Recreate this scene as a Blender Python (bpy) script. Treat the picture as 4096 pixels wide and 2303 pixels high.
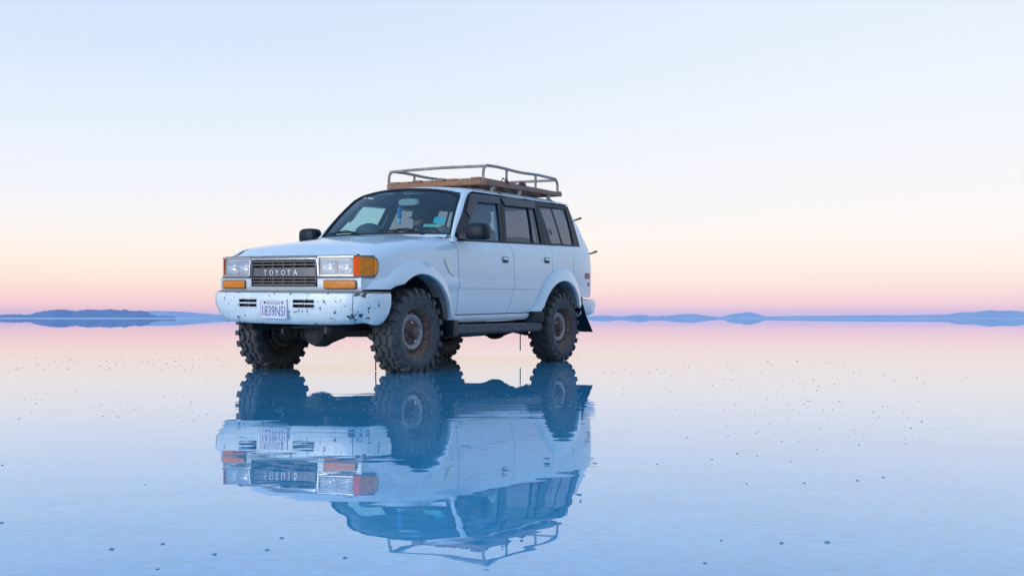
import bpy, bmesh, math, random
from mathutils import Vector, Matrix
from math import sin, cos, pi, radians, sqrt, atan2
random.seed(7)
for o in list(bpy.data.objects): bpy.data.objects.remove(o)
SC = bpy.context.scene
COL = SC.collection

# ------------------------------------------------------------------ camera
PHI = radians(30.2055)
CAMP = Vector((8.722, 6.148, 0.484))
NV = Vector((-cos(PHI), -sin(PHI), 0)); RV = Vector((-sin(PHI), cos(PHI), 0))
cam = bpy.data.cameras.new('camera'); co = bpy.data.objects.new('camera', cam); COL.objects.link(co)
cam.sensor_width = 36; cam.lens = 3983/4096*36; cam.shift_y = (1273-1151.5)/4096
cam.clip_start = .05; cam.clip_end = 60000
co.location = CAMP; co.rotation_euler = (radians(90), 0, radians(90)+PHI)
SC.camera = co

# ------------------------------------------------------------------ world: clear dusk sky, sun just gone behind the camera
SUN_EL, SUN_AZ = radians(4), atan2(-.35, 1.0)       # direction the glow comes from (front of the car)
def lin(c):
    return tuple(((x/255)/12.92 if x/255 <= .04045 else ((x/255+.055)/1.055)**2.4) for x in c)
W = bpy.data.worlds.new('World'); SC.world = W; W.use_nodes = True
nt = W.node_tree; nt.nodes.clear(); N = nt.nodes; L = nt.links
def ramp(stops):
    r = N.new('ShaderNodeValToRGB'); e = r.color_ramp.elements
    while len(e) > 1: e.remove(e[-1])
    for i, (z, c) in enumerate(stops):
        t = sqrt(max(z, 0))
        if i == 0: e[0].position = t; k = e[0]
        else: k = e.new(t)
        k.color = (*lin(c), 1)
    r.color_ramp.interpolation = 'EASE'
    r.color_ramp.interpolation = 'LINEAR'
    return r
tc = N.new('ShaderNodeTexCoord'); sep = N.new('ShaderNodeSeparateXYZ'); L.new(tc.outputs['Generated'], sep.inputs[0])
mx = N.new('ShaderNodeMath'); mx.operation = 'MAXIMUM'; mx.inputs[1].default_value = 0; L.new(sep.outputs['Z'], mx.inputs[0])
sq = N.new('ShaderNodeMath'); sq.operation = 'SQRT'; L.new(mx.outputs[0], sq.inputs[0])
SKY_L = [(0, (276, 198, 182)), (.008, (272, 206, 190)), (.02, (267, 218, 202)), (.034, (263, 233, 211)), (.056, (260, 243, 226)), (.082, (256, 247, 240)),
         (.118, (245, 245, 249)), (.166, (234, 242, 252)), (.214, (223, 236, 252)), (.26, (213, 229, 252)), (.305, (206, 224, 251)), (.45, (178, 208, 250)), (.7, (146, 194, 251)), (1, (134, 186, 251))]
SKY_R = [(0, (266, 198, 200)), (.008, (267, 208, 206)), (.02, (265, 222, 212)), (.034, (262, 236, 219)), (.056, (260, 245, 231)), (.082, (257, 249, 241)),
         (.118, (251, 247, 246)), (.166, (244, 246, 251)), (.214, (238, 244, 251)), (.26, (233, 241, 251)), (.305, (229, 239, 251)), (.45, (192, 217, 251)), (.7, (148, 195, 251)), (1, (134, 186, 251))]
rl, rr = ramp(SKY_L), ramp(SKY_R)
L.new(sq.outputs[0], rl.inputs[0]); L.new(sq.outputs[0], rr.inputs[0])
dt = N.new('ShaderNodeVectorMath'); dt.operation = 'DOT_PRODUCT'; L.new(tc.outputs['Generated'], dt.inputs[0]); dt.inputs[1].default_value = RV
mr = N.new('ShaderNodeMapRange'); mr.interpolation_type = 'SMOOTHSTEP'; mr.inputs[1].default_value = -.5; mr.inputs[2].default_value = .5; L.new(dt.outputs['Value'], mr.inputs[0])
mix = N.new('ShaderNodeMixRGB'); L.new(mr.outputs[0], mix.inputs[0]); L.new(rl.outputs[0], mix.inputs[1]); L.new(rr.outputs[0], mix.inputs[2])
sky = N.new('ShaderNodeTexSky'); sky.sky_type = 'NISHITA'; sky.sun_disc = False
sky.sun_elevation = SUN_EL; sky.sun_rotation = pi/2-SUN_AZ; sky.altitude = 3600
bg1 = N.new('ShaderNodeBackground'); bg1.inputs[1].default_value = 1.05; L.new(mix.outputs[0], bg1.inputs[0])
bg2 = N.new('ShaderNodeBackground'); bg2.inputs[1].default_value = .05; L.new(sky.outputs[0], bg2.inputs[0])
ms = N.new('ShaderNodeMixShader'); ms.inputs[0].default_value = .03; L.new(bg1.outputs[0], ms.inputs[1]); L.new(bg2.outputs[0], ms.inputs[2])
wo = N.new('ShaderNodeOutputWorld'); L.new(ms.outputs[0], wo.inputs[0])
sl = bpy.data.lights.new('sun_glow', 'SUN'); sl.energy = 1.7; sl.angle = radians(35); sl.color = (1, .95, .93)
so = bpy.data.objects.new('sun_glow', sl); COL.objects.link(so)
sd = Vector((cos(SUN_AZ)*cos(SUN_EL+.15), sin(SUN_AZ)*cos(SUN_EL+.15), sin(SUN_EL+.15)))
so.rotation_euler = sd.to_track_quat('Z', 'Y').to_euler(); so.location = sd*30
SC.view_settings.view_transform = 'Standard'; SC.view_settings.look = 'None'; SC.view_settings.exposure = 0; SC.view_settings.gamma = 1
SC.render.engine = 'CYCLES'
SC.cycles.transparent_max_bounces = 16; SC.cycles.max_bounces = 10; SC.cycles.volume_bounces = 2

# ------------------------------------------------------------------ materials
MATS = {}
def mat(name, col, rough=.5, metal=0., var=0., vscale=8., bump=0., bscale=60., coat=0., spec=.5, col2=None, stretch=(1, 1, 1)):
    if name in MATS: return MATS[name]
    m = bpy.data.materials.new(name); m.use_nodes = True; t = m.node_tree; b = t.nodes['Principled BSDF']
    b.inputs['Roughness'].default_value = rough; b.inputs['Metallic'].default_value = metal
    b.inputs['Coat Weight'].default_value = coat; b.inputs['Coat Roughness'].default_value = .08
    b.inputs['Specular IOR Level'].default_value = spec
    tcn = t.nodes.new('ShaderNodeTexCoord'); mp = t.nodes.new('ShaderNodeMapping'); mp.inputs['Scale'].default_value = stretch
    t.links.new(tcn.outputs['Object'], mp.inputs[0])
    nz = t.nodes.new('ShaderNodeTexNoise'); nz.inputs['Scale'].default_value = vscale; nz.inputs['Detail'].default_value = 6; nz.inputs['Roughness'].default_value = .65
    t.links.new(mp.outputs[0], nz.inputs[0])
    r = t.nodes.new('ShaderNodeValToRGB'); r.color_ramp.elements[0].position = .32; r.color_ramp.elements[1].position = .68
    c2 = col2 if col2 else tuple(x*(1-var) for x in col)
    r.color_ramp.elements[0].color = (*c2, 1); r.color_ramp.elements[1].color = (*col, 1)
    t.links.new(nz.outputs[0], r.inputs[0]); t.links.new(r.outputs[0], b.inputs['Base Color'])
    if bump:
        n2 = t.nodes.new('ShaderNodeTexNoise'); n2.inputs['Scale'].default_value = bscale; n2.inputs['Detail'].default_value = 4
        t.links.new(mp.outputs[0], n2.inputs[0])
        bp = t.nodes.new('ShaderNodeBump'); bp.inputs['Distance'].default_value = bump; t.links.new(n2.outputs[0], bp.inputs['Height']); t.links.new(bp.outputs[0], b.inputs['Normal'])
    MATS[name] = m; return m
def glass(name, tint, refl=1.0, rough=0.0, film=0.0, filmcol=(.3, .35, .4)):
    m = bpy.data.materials.new(name); m.use_nodes = True; t = m.node_tree; t.nodes.clear()
    tr = t.nodes.new('ShaderNodeBsdfTransparent'); tr.inputs[0].default_value = (*tint, 1)
    gl = t.nodes.new('ShaderNodeBsdfGlossy'); gl.inputs['Roughness'].default_value = rough; gl.inputs[0].default_value = (refl, refl, refl, 1)
    fr = t.nodes.new('ShaderNodeFresnel'); gm = t.nodes.new('ShaderNodeNewGeometry'); ir = t.nodes.new('ShaderNodeMapRange'); ir.inputs[3].default_value = 1.5; ir.inputs[4].default_value = 1/1.5; t.links.new(gm.outputs['Backfacing'], ir.inputs[0]); t.links.new(ir.outputs[0], fr.inputs[0])
    mi = t.nodes.new('ShaderNodeMixShader'); t.links.new(fr.outputs[0], mi.inputs[0]); t.links.new(tr.outputs[0], mi.inputs[1]); t.links.new(gl.outputs[0], mi.inputs[2])
    out = t.nodes.new('ShaderNodeOutputMaterial')
    if film:      # thin diffuse film; on door glass its blue stands in for reflected sky
        df = t.nodes.new('ShaderNodeBsdfDiffuse'); df.inputs[0].default_value = (*filmcol, 1)
        m2 = t.nodes.new('ShaderNodeMixShader'); m2.inputs[0].default_value = film
        t.links.new(mi.outputs[0], m2.inputs[1]); t.links.new(df.outputs[0], m2.inputs[2]); t.links.new(m2.outputs[0], out.inputs[0])
    else: t.links.new(mi.outputs[0], out.inputs[0])
    MATS[name] = m; return m
WHITE = mat('white_car_paint', (.62, .735, .79), .34, var=.06, vscale=5, coat=.8, bump=.0005, bscale=3)
BLACKT = mat('black_trim', (.009, .019, .032), .42, var=.3, vscale=20, spec=.22)
PLAST = mat('grey_plastic', (.10, .105, .115), .5, var=.3, vscale=15)
RUBBER = mat('tyre_rubber', (.040, .043, .050), .75, vscale=14, col2=(.082, .087, .096), bump=.001, bscale=90)
MUD = mat('muddy_underside', (.035, .030, .027), .85, col2=(.012, .011, .011), vscale=12, bump=.004, bscale=40)
LINER = mat('wheel_arch_liner', (.06, .052, .046), .9, col2=(.018, .016, .015), vscale=9, bump=.003, bscale=40)
DUSTY = mat('dusty_lip', (.42, .40, .38), .75, col2=(.25, .23, .21), vscale=18)
RUST = mat('rusty_steel', (.24, .155, .11), .8, col2=(.07, .048, .04), vscale=25, bump=.001, bscale=120)
RIMG = mat('grey_steel_rim', (.42, .44, .48), .5, col2=(.20, .17, .16), vscale=22)
CHROME = mat('worn_chrome', (.5, .53, .56), .38, metal=.9, var=.2, vscale=20)
REFL = mat('lamp_reflector', (.85, .87, .9), .16, metal=1., var=.05)
GREYT = mat('grey_strip', (.20, .205, .22), .5, var=.3, vscale=14, col2=(.13, .13, .14))
ORANGE = mat('amber_lens', (1.0, .30, .01), .3, var=.15, vscale=4, coat=.15)
ORANGE2 = mat('amber_lens_dark', (.86, .27, .010), .35, vscale=30, col2=(.55, .16, .01), coat=.12, spec=.3)
ORBR = mat('amber_lens_bright', (1.0, .11, .0), .35, var=.05, coat=.12, spec=.3)
RED = mat('red_lens', (.45, .02, .02), .15, var=.1, coat=.4)
INTER = mat('interior_grey', (.055, .075, .09), .8, var=.25, vscale=10)
HEADL = mat('headliner_cloth', (.12, .15, .17), .9, var=.1)
SEAT = mat('seat_cloth', (.06, .085, .10), .9, var=.3, vscale=25, bump=.001)
TEALTRIM = mat('pillar_trim', (.12, .17, .19), .7, var=.1)
WOOD = mat('weathered_planks', (.42, .21, .115), .85, vscale=7, col2=(.20, .11, .07), stretch=(.4, 6, 6), bump=.002, bscale=30)
WOOD2 = mat('faded_planks', (.36, .26, .19), .85, vscale=7, col2=(.17, .11, .08), stretch=(.4, 6, 6), bump=.002, bscale=30)
RAILM = mat('brown_rail', (.34, .16, .10), .8, vscale=10, col2=(.24, .19, .165), bump=.001)
TUBEM = mat('grey_tube', (.42, .385, .375), .5, metal=.15, vscale=14, col2=(.24, .165, .15))
LEGM = mat('white_foot', (.58, .57, .54), .7, var=.25, vscale=25)
STEEL = mat('dark_steel', (.08, .075, .075), .6, metal=.4, var=.4, vscale=20)
STEP = mat('running_board', (.085, .09, .10), .6, vscale=18, col2=(.05, .05, .055), bump=.002, bscale=50)
GLASSW = glass('windscreen_glass', (.66, .86, .86), 1.0, film=.06, filmcol=(.18, .38, .48))
GLASSF = glass('front_door_glass', (.55, .82, .90), 1.0, film=.18, filmcol=(.10, .34, .54))  # blue film paints the sky's reflection into the pane
GLASST = glass('tinted_glass', (.30, .32, .38), 1.0, film=.09, filmcol=(.12, .25, .40))
VISOR = glass('smoked_visor', (.16, .18, .22), 1.0, film=.10, filmcol=(.10, .14, .22))
LENS = glass('lamp_glass', (.90, .93, .95), 1.0, film=.34, filmcol=(.72, .76, .78))

def nodes_of(m): return m.node_tree.nodes, m.node_tree.links
def chipped_paint():
    m = bpy.data.materials.new('chipped_bumper_paint'); m.use_nodes = True; t = m.node_tree; b = t.nodes['Principled BSDF']
    n, l = t.nodes, t.links
    b.inputs['Roughness'].default_value = .36; b.inputs['Coat Weight'].default_value = .3
    tcn = n.new('ShaderNodeTexCoord')
    nz = n.new('ShaderNodeTexNoise'); nz.inputs['Scale'].default_value = 23; nz.inputs['Detail'].default_value = 5; nz.inputs['Roughness'].default_value = .55; l.new(tcn.outputs['Object'], nz.inputs[0])
    acc = None
    # places where the paint has flaked off: (x, y, z, radius, strength)
    for (x, y, z, r, s) in [(2.20, .60, .68, .07, .10), (2.19, .66, .62, .06, .10), (2.18, .64, .55, .07, .11), (2.16, .70, .70, .06, .10), (2.12, .84, .715, .06, .30), (2.02, .87, .72, .07, .14),
                            (2.10, .83, .50, .07, .10), (1.96, .88, .55, .05, .12), (2.22, .27, .50, .06, .11), (2.2, -.47, .49, .05, .12), (2.1, .75, .47, .09, .13), (2.22, .19, .56, .05, .07), (2.16, .72, .50, .10, .07)]:
        d = n.new('ShaderNodeVectorMath'); d.operation = 'DISTANCE'; l.new(tcn.outputs['Object'], d.inputs[0]); d.inputs[1].default_value = (x, y, z)
        mrn = n.new('ShaderNodeMapRange'); mrn.inputs[1].default_value = 0; mrn.inputs[2].default_value = r*1.6; mrn.inputs[3].default_value = s; mrn.inputs[4].default_value = 0; l.new(d.outputs['Value'], mrn.inputs[0])
        if acc is None: acc = mrn.outputs[0]
        else:
            ad = n.new('ShaderNodeMath'); ad.operation = 'MAXIMUM'; l.new(acc, ad.inputs[0]); l.new(mrn.outputs[0], ad.inputs[1]); acc = ad.outputs[0]
    ad = n.new('ShaderNodeMath'); ad.operation = 'ADD'; l.new(acc, ad.inputs[0]); l.new(nz.outputs[0], ad.inputs[1])
    st = n.new('ShaderNodeMapRange'); st.inputs[1].default_value = .645; st.inputs[2].default_value = .656; l.new(ad.outputs[0], st.inputs[0])
    # fine specks
    n2 = n.new('ShaderNodeTexNoise'); n2.inputs['Scale'].default_value = 70; n2.inputs['Detail'].default_value = 3; l.new(tcn.outputs['Object'], n2.inputs[0])
    a2 = n.new('ShaderNodeMath'); a2.operation = 'MULTIPLY_ADD'; l.new(acc, a2.inputs[0]); a2.inputs[1].default_value = .5; l.new(n2.outputs[0], a2.inputs[2])
    s2 = n.new('ShaderNodeMapRange'); s2.inputs[1].default_value = .70; s2.inputs[2].default_value = .72; l.new(a2.outputs[0], s2.inputs[0])
    mxx = n.new('ShaderNodeMath'); mxx.operation = 'MAXIMUM'; l.new(st.outputs[0], mxx.inputs[0]); l.new(s2.outputs[0], mxx.inputs[1])
    n3 = n.new('ShaderNodeTexNoise'); n3.inputs['Scale'].default_value = 6; n3.inputs['Detail'].default_value = 6; l.new(tcn.outputs['Object'], n3.inputs[0])
    r3 = n.new('ShaderNodeValToRGB'); r3.color_ramp.elements[0].color = (.66, .77, .79, 1); r3.color_ramp.elements[1].color = (.76, .85, .87, 1); r3.color_ramp.elements[0].position = .35; r3.color_ramp.elements[1].position = .6; l.new(n3.outputs[0], r3.inputs[0])
    mm = n.new('ShaderNodeMixRGB'); l.new(mxx.outputs[0], mm.inputs[0]); l.new(r3.outputs[0], mm.inputs[1]); mm.inputs[2].default_value = (.035, .05, .06, 1)
    l.new(mm.outputs[0], b.inputs['Base Color'])
    bp = n.new('ShaderNodeBump'); bp.inputs['Distance'].default_value = .0012; bp.invert = True; l.new(mxx.outputs[0], bp.inputs['Height']); l.new(bp.outputs[0], b.inputs['Normal'])
    return m
CHIP = chipped_paint()

# ------------------------------------------------------------------ mesh helpers
RAKE, ROLL, DZ = radians(1.2), radians(1.1), .017
RM = Matrix(((1, 0, 0), (0, cos(ROLL), sin(ROLL)), (0, -sin(ROLL), cos(ROLL)))) @ Matrix(((cos(RAKE), 0, sin(RAKE)), (0, 1, 0), (-sin(RAKE), 0, cos(RAKE))))
def toW(p): return RM @ (Vector(p)-Vector((0, 0, .5)))+Vector((0, 0, .5+DZ))     # body frame (leaning on its springs) -> world
class MB:
    def __init__(s): s.v = []; s.f = []
    def add(s, v, f):
        k = len(s.v); s.v += [Vector(p) for p in v]; s.f += [tuple(i+k for i in q) for q in f]; return s
    def box(s, a, b):
        (x0, y0, z0), (x1, y1, z1) = a, b
        return s.add([(x0, y0, z0), (x1, y0, z0), (x1, y1, z0), (x0, y1, z0), (x0, y0, z1), (x1, y0, z1), (x1, y1, z1), (x0, y1, z1)],
                     [(0, 3, 2, 1), (4, 5, 6, 7), (0, 1, 5, 4), (1, 2, 6, 5), (2, 3, 7, 6), (3, 0, 4, 7)])
    def hexa(s, p):   # 8 corners, bottom ring then top ring
        return s.add(p, [(0, 3, 2, 1), (4, 5, 6, 7), (0, 1, 5, 4), (1, 2, 6, 5), (2, 3, 7, 6), (3, 0, 4, 7)])
    def tube(s, pts, r, n=8, closed=False, cap=True):
        pts = [Vector(p) for p in pts]; m = len(pts); rings = []
        rs = r if isinstance(r, (list, tuple)) else [r]*m
        prev = None
        for i, p in enumerate(pts):
            a = pts[i-1] if (i or closed) else p; b = pts[(i+1) % m] if (i < m-1 or closed) else p
            t = (b-a).normalized()
            u = (prev - t*prev.dot(t)) if prev else t.orthogonal()
            if u.length < 1e-6: u = t.orthogonal()
            u.normalize(); prev = u; w = t.cross(u)
            rings.append([p+(u*cos(2*pi*k/n)+w*sin(2*pi*k/n))*rs[i] for k in range(n)])
        v = [q for g in rings for q in g]; f = []
        for i in range(m if closed else m-1):
            j = (i+1) % m
            for k in range(n): f.append((i*n+k, i*n+(k+1) % n, j*n+(k+1) % n, j*n+k))
        if cap and not closed: f += [tuple(range(n-1, -1, -1)), tuple((m-1)*n+k for k in range(n))]
        return s.add(v, f)
    def lathe(s, prof, o, axis, n=32, cap=False):   # prof [(radius, along axis)]
        o = Vector(o); a = Vector(axis).normalized(); u = a.orthogonal().normalized(); w = a.cross(u); v = []; f = []
        m = len(prof)
        for (r, h) in prof:
            for k in range(n): v.append(o+a*h+(u*cos(2*pi*k/n)+w*sin(2*pi*k/n))*r)
        for i in range(m-1):
            for k in range(n): f.append((i*n+k, i*n+(k+1) % n, (i+1)*n+(k+1) % n, (i+1)*n+k))
        if cap: f += [tuple(range(n-1, -1, -1)), tuple((m-1)*n+k for k in range(n))]
        return s.add(v, f)
    def loft(s, rows, flip=False):
        n = len(rows[0]); v = [p for r in rows for p in r]; f = []
        for i in range(len(rows)-1):
            for k in range(n-1):
                q = (i*n+k, i*n+k+1, (i+1)*n+k+1, (i+1)*n+k); f.append(q[::-1] if flip else q)
        return s.add(v, f)
    def mirror(s):
        r = MB(); r.v = [Vector((p.x, -p.y, p.z)) for p in s.v]; r.f = [q[::-1] for q in s.f]; return r
def build(name, mb, m, parent=None, body=True, bevel=0, angle=35, fixn=False, weld=False):
    me = bpy.data.meshes.new(name)
    me.from_pydata([toW(p) if body else p for p in mb.v], [], mb.f); me.update()
    if bevel or fixn or weld:
        bm = bmesh.new(); bm.from_mesh(me)
        if weld: bmesh.ops.remove_doubles(bm, verts=bm.verts, dist=.0005)
        if fixn: bmesh.ops.recalc_face_normals(bm, faces=bm.faces)
        if bevel:
            ed = [e for e in bm.edges if len(e.link_faces) == 2 and e.calc_face_angle(0) > .6]
            bmesh.ops.bevel(bm, geom=ed, offset=bevel, segments=2, profile=.6, affect='EDGES', clamp_overlap=True)
        bm.to_mesh(me); bm.free()
    me.shade_smooth(); me.set_sharp_from_angle(angle=radians(angle))
    me.materials.append(m)
    o = bpy.data.objects.new(name, me); COL.objects.link(o)
    if parent: o.parent = parent
    return o
def empty(name, loc=(0, 0, 0)):
    o = bpy.data.objects.new(name, None); COL.objects.link(o); o.location = loc; o.empty_display_size = .2; return o
def tag(o, label=None, cat=None, group=None, kind=None):
    if label: o['label'] = label
    if cat: o['category'] = cat
    if group: o['group'] = group
    if kind: o['kind'] = kind
    return o
def pch(xs, ys):      # smooth monotone interpolation
    n = len(xs); d = [(ys[i+1]-ys[i])/(xs[i+1]-xs[i]) for i in range(n-1)]; mm = [d[0]]
    for i in range(1, n-1): mm.append(0 if d[i-1]*d[i] <= 0 else 2*d[i-1]*d[i]/(d[i-1]+d[i]))
    mm.append(d[-1])
    def f(x):
        if x <= xs[0]: return ys[0]+mm[0]*(x-xs[0])
        if x >= xs[-1]: return ys[-1]+mm[-1]*(x-xs[-1])
        i = 0
        while x > xs[i+1]: i += 1
        h = xs[i+1]-xs[i]; t = (x-xs[i])/h
        return (1+2*t)*(1-t)**2*ys[i]+t*(1-t)**2*h*mm[i]+t*t*(3-2*t)*ys[i+1]+t*t*(t-1)*h*mm[i+1]
    return f
def clamp(x, a=0., b=1.): return max(a, min(b, x))
def lerp(a, b, t): return a+(b-a)*t
def text_shape(s, w, h):      # letter outlines as (points, faces) scaled into w x h, origin at lower left
    cu = bpy.data.curves.new('lettering', 'FONT'); cu.body = s; cu.resolution_u = 3
    ob = bpy.data.objects.new('lettering', cu); COL.objects.link(ob)
    dg = bpy.context.evaluated_depsgraph_get(); me = bpy.data.meshes.new_from_object(ob.evaluated_get(dg))
    v = [tuple(p.co) for p in me.vertices]; f = [tuple(p.vertices) for p in me.polygons]
    bpy.data.objects.remove(ob); bpy.data.curves.remove(cu); bpy.data.meshes.remove(me)
    x0, x1 = min(p[0] for p in v), max(p[0] for p in v); y0, y1 = min(p[1] for p in v), max(p[1] for p in v)
    return [((p[0]-x0)/(x1-x0)*w, (p[1]-y0)/(y1-y0)*h) for p in v], f

# ------------------------------------------------------------------ ground: flooded salt flat
def water_mat():
    m = bpy.data.materials.new('still_brine_over_salt'); m.use_nodes = True; t = m.node_tree; n, l = t.nodes, t.links; b = n['Principled BSDF']
    b.inputs['Roughness'].default_value = .0; b.inputs['IOR'].default_value = 1.34; b.inputs['Coat Weight'].default_value = .45; b.inputs['Coat Roughness'].default_value = 0.; b.inputs['Coat IOR'].default_value = 1.5
    tcn = n.new('ShaderNodeTexCoord')
    # coordinates turned so that ripples run across the breeze
    mp = n.new('ShaderNodeMapping'); mp.vector_type = 'TEXTURE'; mp.inputs['Rotation'].default_value = (0, 0, atan2(RV.y, RV.x)+.05); l.new(tcn.outputs['Object'], mp.inputs[0])
    def noise(scale, det, rough, st):
        mm = n.new('ShaderNodeMapping'); mm.inputs['Scale'].default_value = st; l.new(mp.outputs[0], mm.inputs[0])
        z = n.new('ShaderNodeTexNoise'); z.inputs['Scale'].default_value = scale; z.inputs['Detail'].default_value = det; z.inputs['Roughness'].default_value = rough; l.new(mm.outputs[0], z.inputs[0]); return z
    r1 = noise(3.2, 1.5, .5, (.45, 1, 1)); r2 = noise(9, 1.5, .5, (.22, 1, 1)); big = noise(.35, 2, .5, (.5, 1, 1))
    # calm under and behind the vehicle, light ripple in the open towards the viewer
    sp = n.new('ShaderNodeVectorMath'); sp.operation = 'DOT_PRODUCT'; l.new(tcn.outputs['Object'], sp.inputs[0]); sp.inputs[1].default_value = -NV
    mrr = n.new('ShaderNodeMapRange'); mrr.interpolation_type = 'SMOOTHSTEP'; mrr.inputs[1].default_value = 2.4; mrr.inputs[2].default_value = 6.4; mrr.inputs[3].default_value = .02; l.new(sp.outputs['Value'], mrr.inputs[0])
    bm_ = n.new('ShaderNodeMapRange'); bm_.inputs[1].default_value = .35; bm_.inputs[2].default_value = .65; bm_.inputs[3].default_value = .55; bm_.inputs[4].default_value = 1.25; l.new(big.outputs[0], bm_.inputs[0])
    am = n.new('ShaderNodeMath'); am.operation = 'MULTIPLY'; l.new(mrr.outputs[0], am.inputs[0]); l.new(bm_.outputs[0], am.inputs[1])
    mr2 = n.new('ShaderNodeMapRange'); mr2.interpolation_type = 'SMOOTHSTEP'; mr2.inputs[1].default_value = 6.2; mr2.inputs[2].default_value = 8.6; mr2.inputs[3].default_value = .45; mr2.inputs[4].default_value = .10; l.new(sp.outputs['Value'], mr2.inputs[0])
    h1 = n.new('ShaderNodeMath'); h1.operation = 'MULTIPLY'; l.new(r1.outputs[0], h1.inputs[0]); h1.inputs[1].default_value = 1.0
    h2 = n.new('ShaderNodeMath'); h2.operation = 'MULTIPLY_ADD'; l.new(r2.outputs[0], h2.inputs[0]); l.new(mr2.outputs[0], h2.inputs[1]); l.new(h1.outputs[0], h2.inputs[2])
    bp = n.new('ShaderNodeBump'); bp.inputs['Distance'].default_value = .0015; l.new(am.outputs[0], bp.inputs['Strength']); l.new(h2.outputs[0], bp.inputs['Height']); l.new(bp.outputs[0], b.inputs['Normal']); l.new(bp.outputs[0], b.inputs['Coat Normal'])
    # salt bed seen through the film
    c1 = noise(2.2, 8, .7, (1, 1, 1)); c2 = noise(38, 4, .6, (.6, 1, 1))
    rp = n.new('ShaderNodeValToRGB'); rp.color_ramp.elements[0].position = .3; rp.color_ramp.elements[1].position = .7
    rp.color_ramp.elements[0].color = (.055, .35, .60, 1); rp.color_ramp.elements[1].color = (.09, .45, .71, 1); l.new(c1.outputs[0], rp.inputs[0])
    r2p = n.new('ShaderNodeMapRange'); r2p.inputs[1].default_value = .3; r2p.inputs[2].default_value = .7; r2p.inputs[3].default_value = .80; r2p.inputs[4].default_value = 1.14; l.new(c2.outputs[0], r2p.inputs[0])
    mu = n.new('ShaderNodeMixRGB'); mu.blend_type = 'MULTIPLY'; mu.inputs[0].default_value = 1; l.new(rp.outputs[0], mu.inputs[1]); l.new(r2p.outputs[0], mu.inputs[2])
    l.new(mu.outputs[0], b.inputs['Base Color'])
    return m
g = MB()
RG = 15000
ring = [(cos(2*pi*k/64), sin(2*pi*k/64)) for k in range(64)]
rad = [0, 20, 200, 2000, RG]
g.v.append(Vector((0, 0, 0)))
for rr_ in rad[1:]: g.v += [Vector((c*rr_, s*rr_, 0)) for c, s in ring]
for k in range(64): g.f.append((0, 1+k, 1+(k+1) % 64))
for i in range(3):
    for k in range(64): g.f.append((1+i*64+k, 1+(i+1)*64+k, 1+(i+1)*64+(k+1) % 64, 1+i*64+(k+1) % 64))
tag(build('flooded_salt_flat', g, water_mat(), None, False), 'still shallow water over the salt flat mirroring sky and car', 'water', kind='structure')

# ------------------------------------------------------------------ hills on the horizon
def place(u, d):      # horizontal point at image column u (4096 wide) and distance d along the view
    p = CAMP+NV*d+RV*((u-2048)/3983*d); return Vector((p.x, p.y, 0))
HILLM = mat('haze_tinted_hills', (.10, .165, .38), .95, var=.35, vscale=.004)  # base colour carries the blue of the haze, not rock alone
HILLM2 = mat('haze_paled_hills', (.42, .46, .60), .95, var=.3, vscale=.004)  # fading with distance painted into the base colour as pale blue
def hill(name, d, depth, prof, m, label, seed):
    rnd = random.Random(seed); xs = [p[0] for p in prof]; f = pch(xs, [p[1] for p in prof])
    n = max(40, int((xs[-1]-xs[0])/5)); rows = []
    ph = [rnd.uniform(0, 6.28) for _ in range(8)]
    for j, (k, hh) in enumerate([(-1, 0), (-.62, .34), (-.3, .72), (0, 1.), (.35, .62), (.7, .3), (1, 0)]):
        row = []
        for i in range(n+1):
            u = lerp(xs[0], xs[-1], i/n); hpx = max(0, f(u)); dd = d+k*depth*.5
            w = 1 if j == 3 else 1+.16*sin(u*.055+ph[j])+.12*sin(u*.13+ph[(j+3) % 8])
            h = hpx/3983*d*hh*w+CAMP.z*0
            if j == 3: h += (sin(u*.21+ph[1])*.9+sin(u*.47+ph[2])*.6)/3983*d*(hpx > 3)
            p = place(u, dd if j == 3 else dd+sin(u*.04+ph[j])*depth*.05); p.z = h if 0 < j < 6 else -.5; row.append(p)
        rows.append(row)
    mb = MB().loft(rows)
    return tag(build(name, mb, m, None, False, angle=80, fixn=True), label, 'hills', kind='structure')
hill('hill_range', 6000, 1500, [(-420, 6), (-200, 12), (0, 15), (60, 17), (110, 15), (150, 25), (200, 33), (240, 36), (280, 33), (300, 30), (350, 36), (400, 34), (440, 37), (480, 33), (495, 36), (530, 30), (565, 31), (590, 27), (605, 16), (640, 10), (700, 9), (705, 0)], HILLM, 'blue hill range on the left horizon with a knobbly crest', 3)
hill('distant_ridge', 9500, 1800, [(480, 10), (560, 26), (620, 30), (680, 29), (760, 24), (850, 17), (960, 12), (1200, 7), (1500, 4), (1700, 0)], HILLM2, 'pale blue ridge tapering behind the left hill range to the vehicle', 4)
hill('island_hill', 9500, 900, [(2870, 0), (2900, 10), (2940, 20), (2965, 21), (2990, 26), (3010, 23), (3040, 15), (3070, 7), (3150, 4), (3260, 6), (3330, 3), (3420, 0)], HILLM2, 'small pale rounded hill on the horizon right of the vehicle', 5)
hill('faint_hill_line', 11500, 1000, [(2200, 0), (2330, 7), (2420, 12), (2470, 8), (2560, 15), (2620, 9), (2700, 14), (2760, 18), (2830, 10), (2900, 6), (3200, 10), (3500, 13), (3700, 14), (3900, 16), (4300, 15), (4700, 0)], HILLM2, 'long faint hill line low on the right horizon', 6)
hill('far_hill_range', 8500, 1400, [(3640, 0), (3700, 12), (3780, 14), (3840, 24), (3900, 26), (3960, 33), (4000, 30), (4050, 31), (4100, 26), (4250, 22), (4500, 10), (4700, 0)], HILLM2, 'pale blue hill range at the right edge of the horizon', 7)

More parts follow.
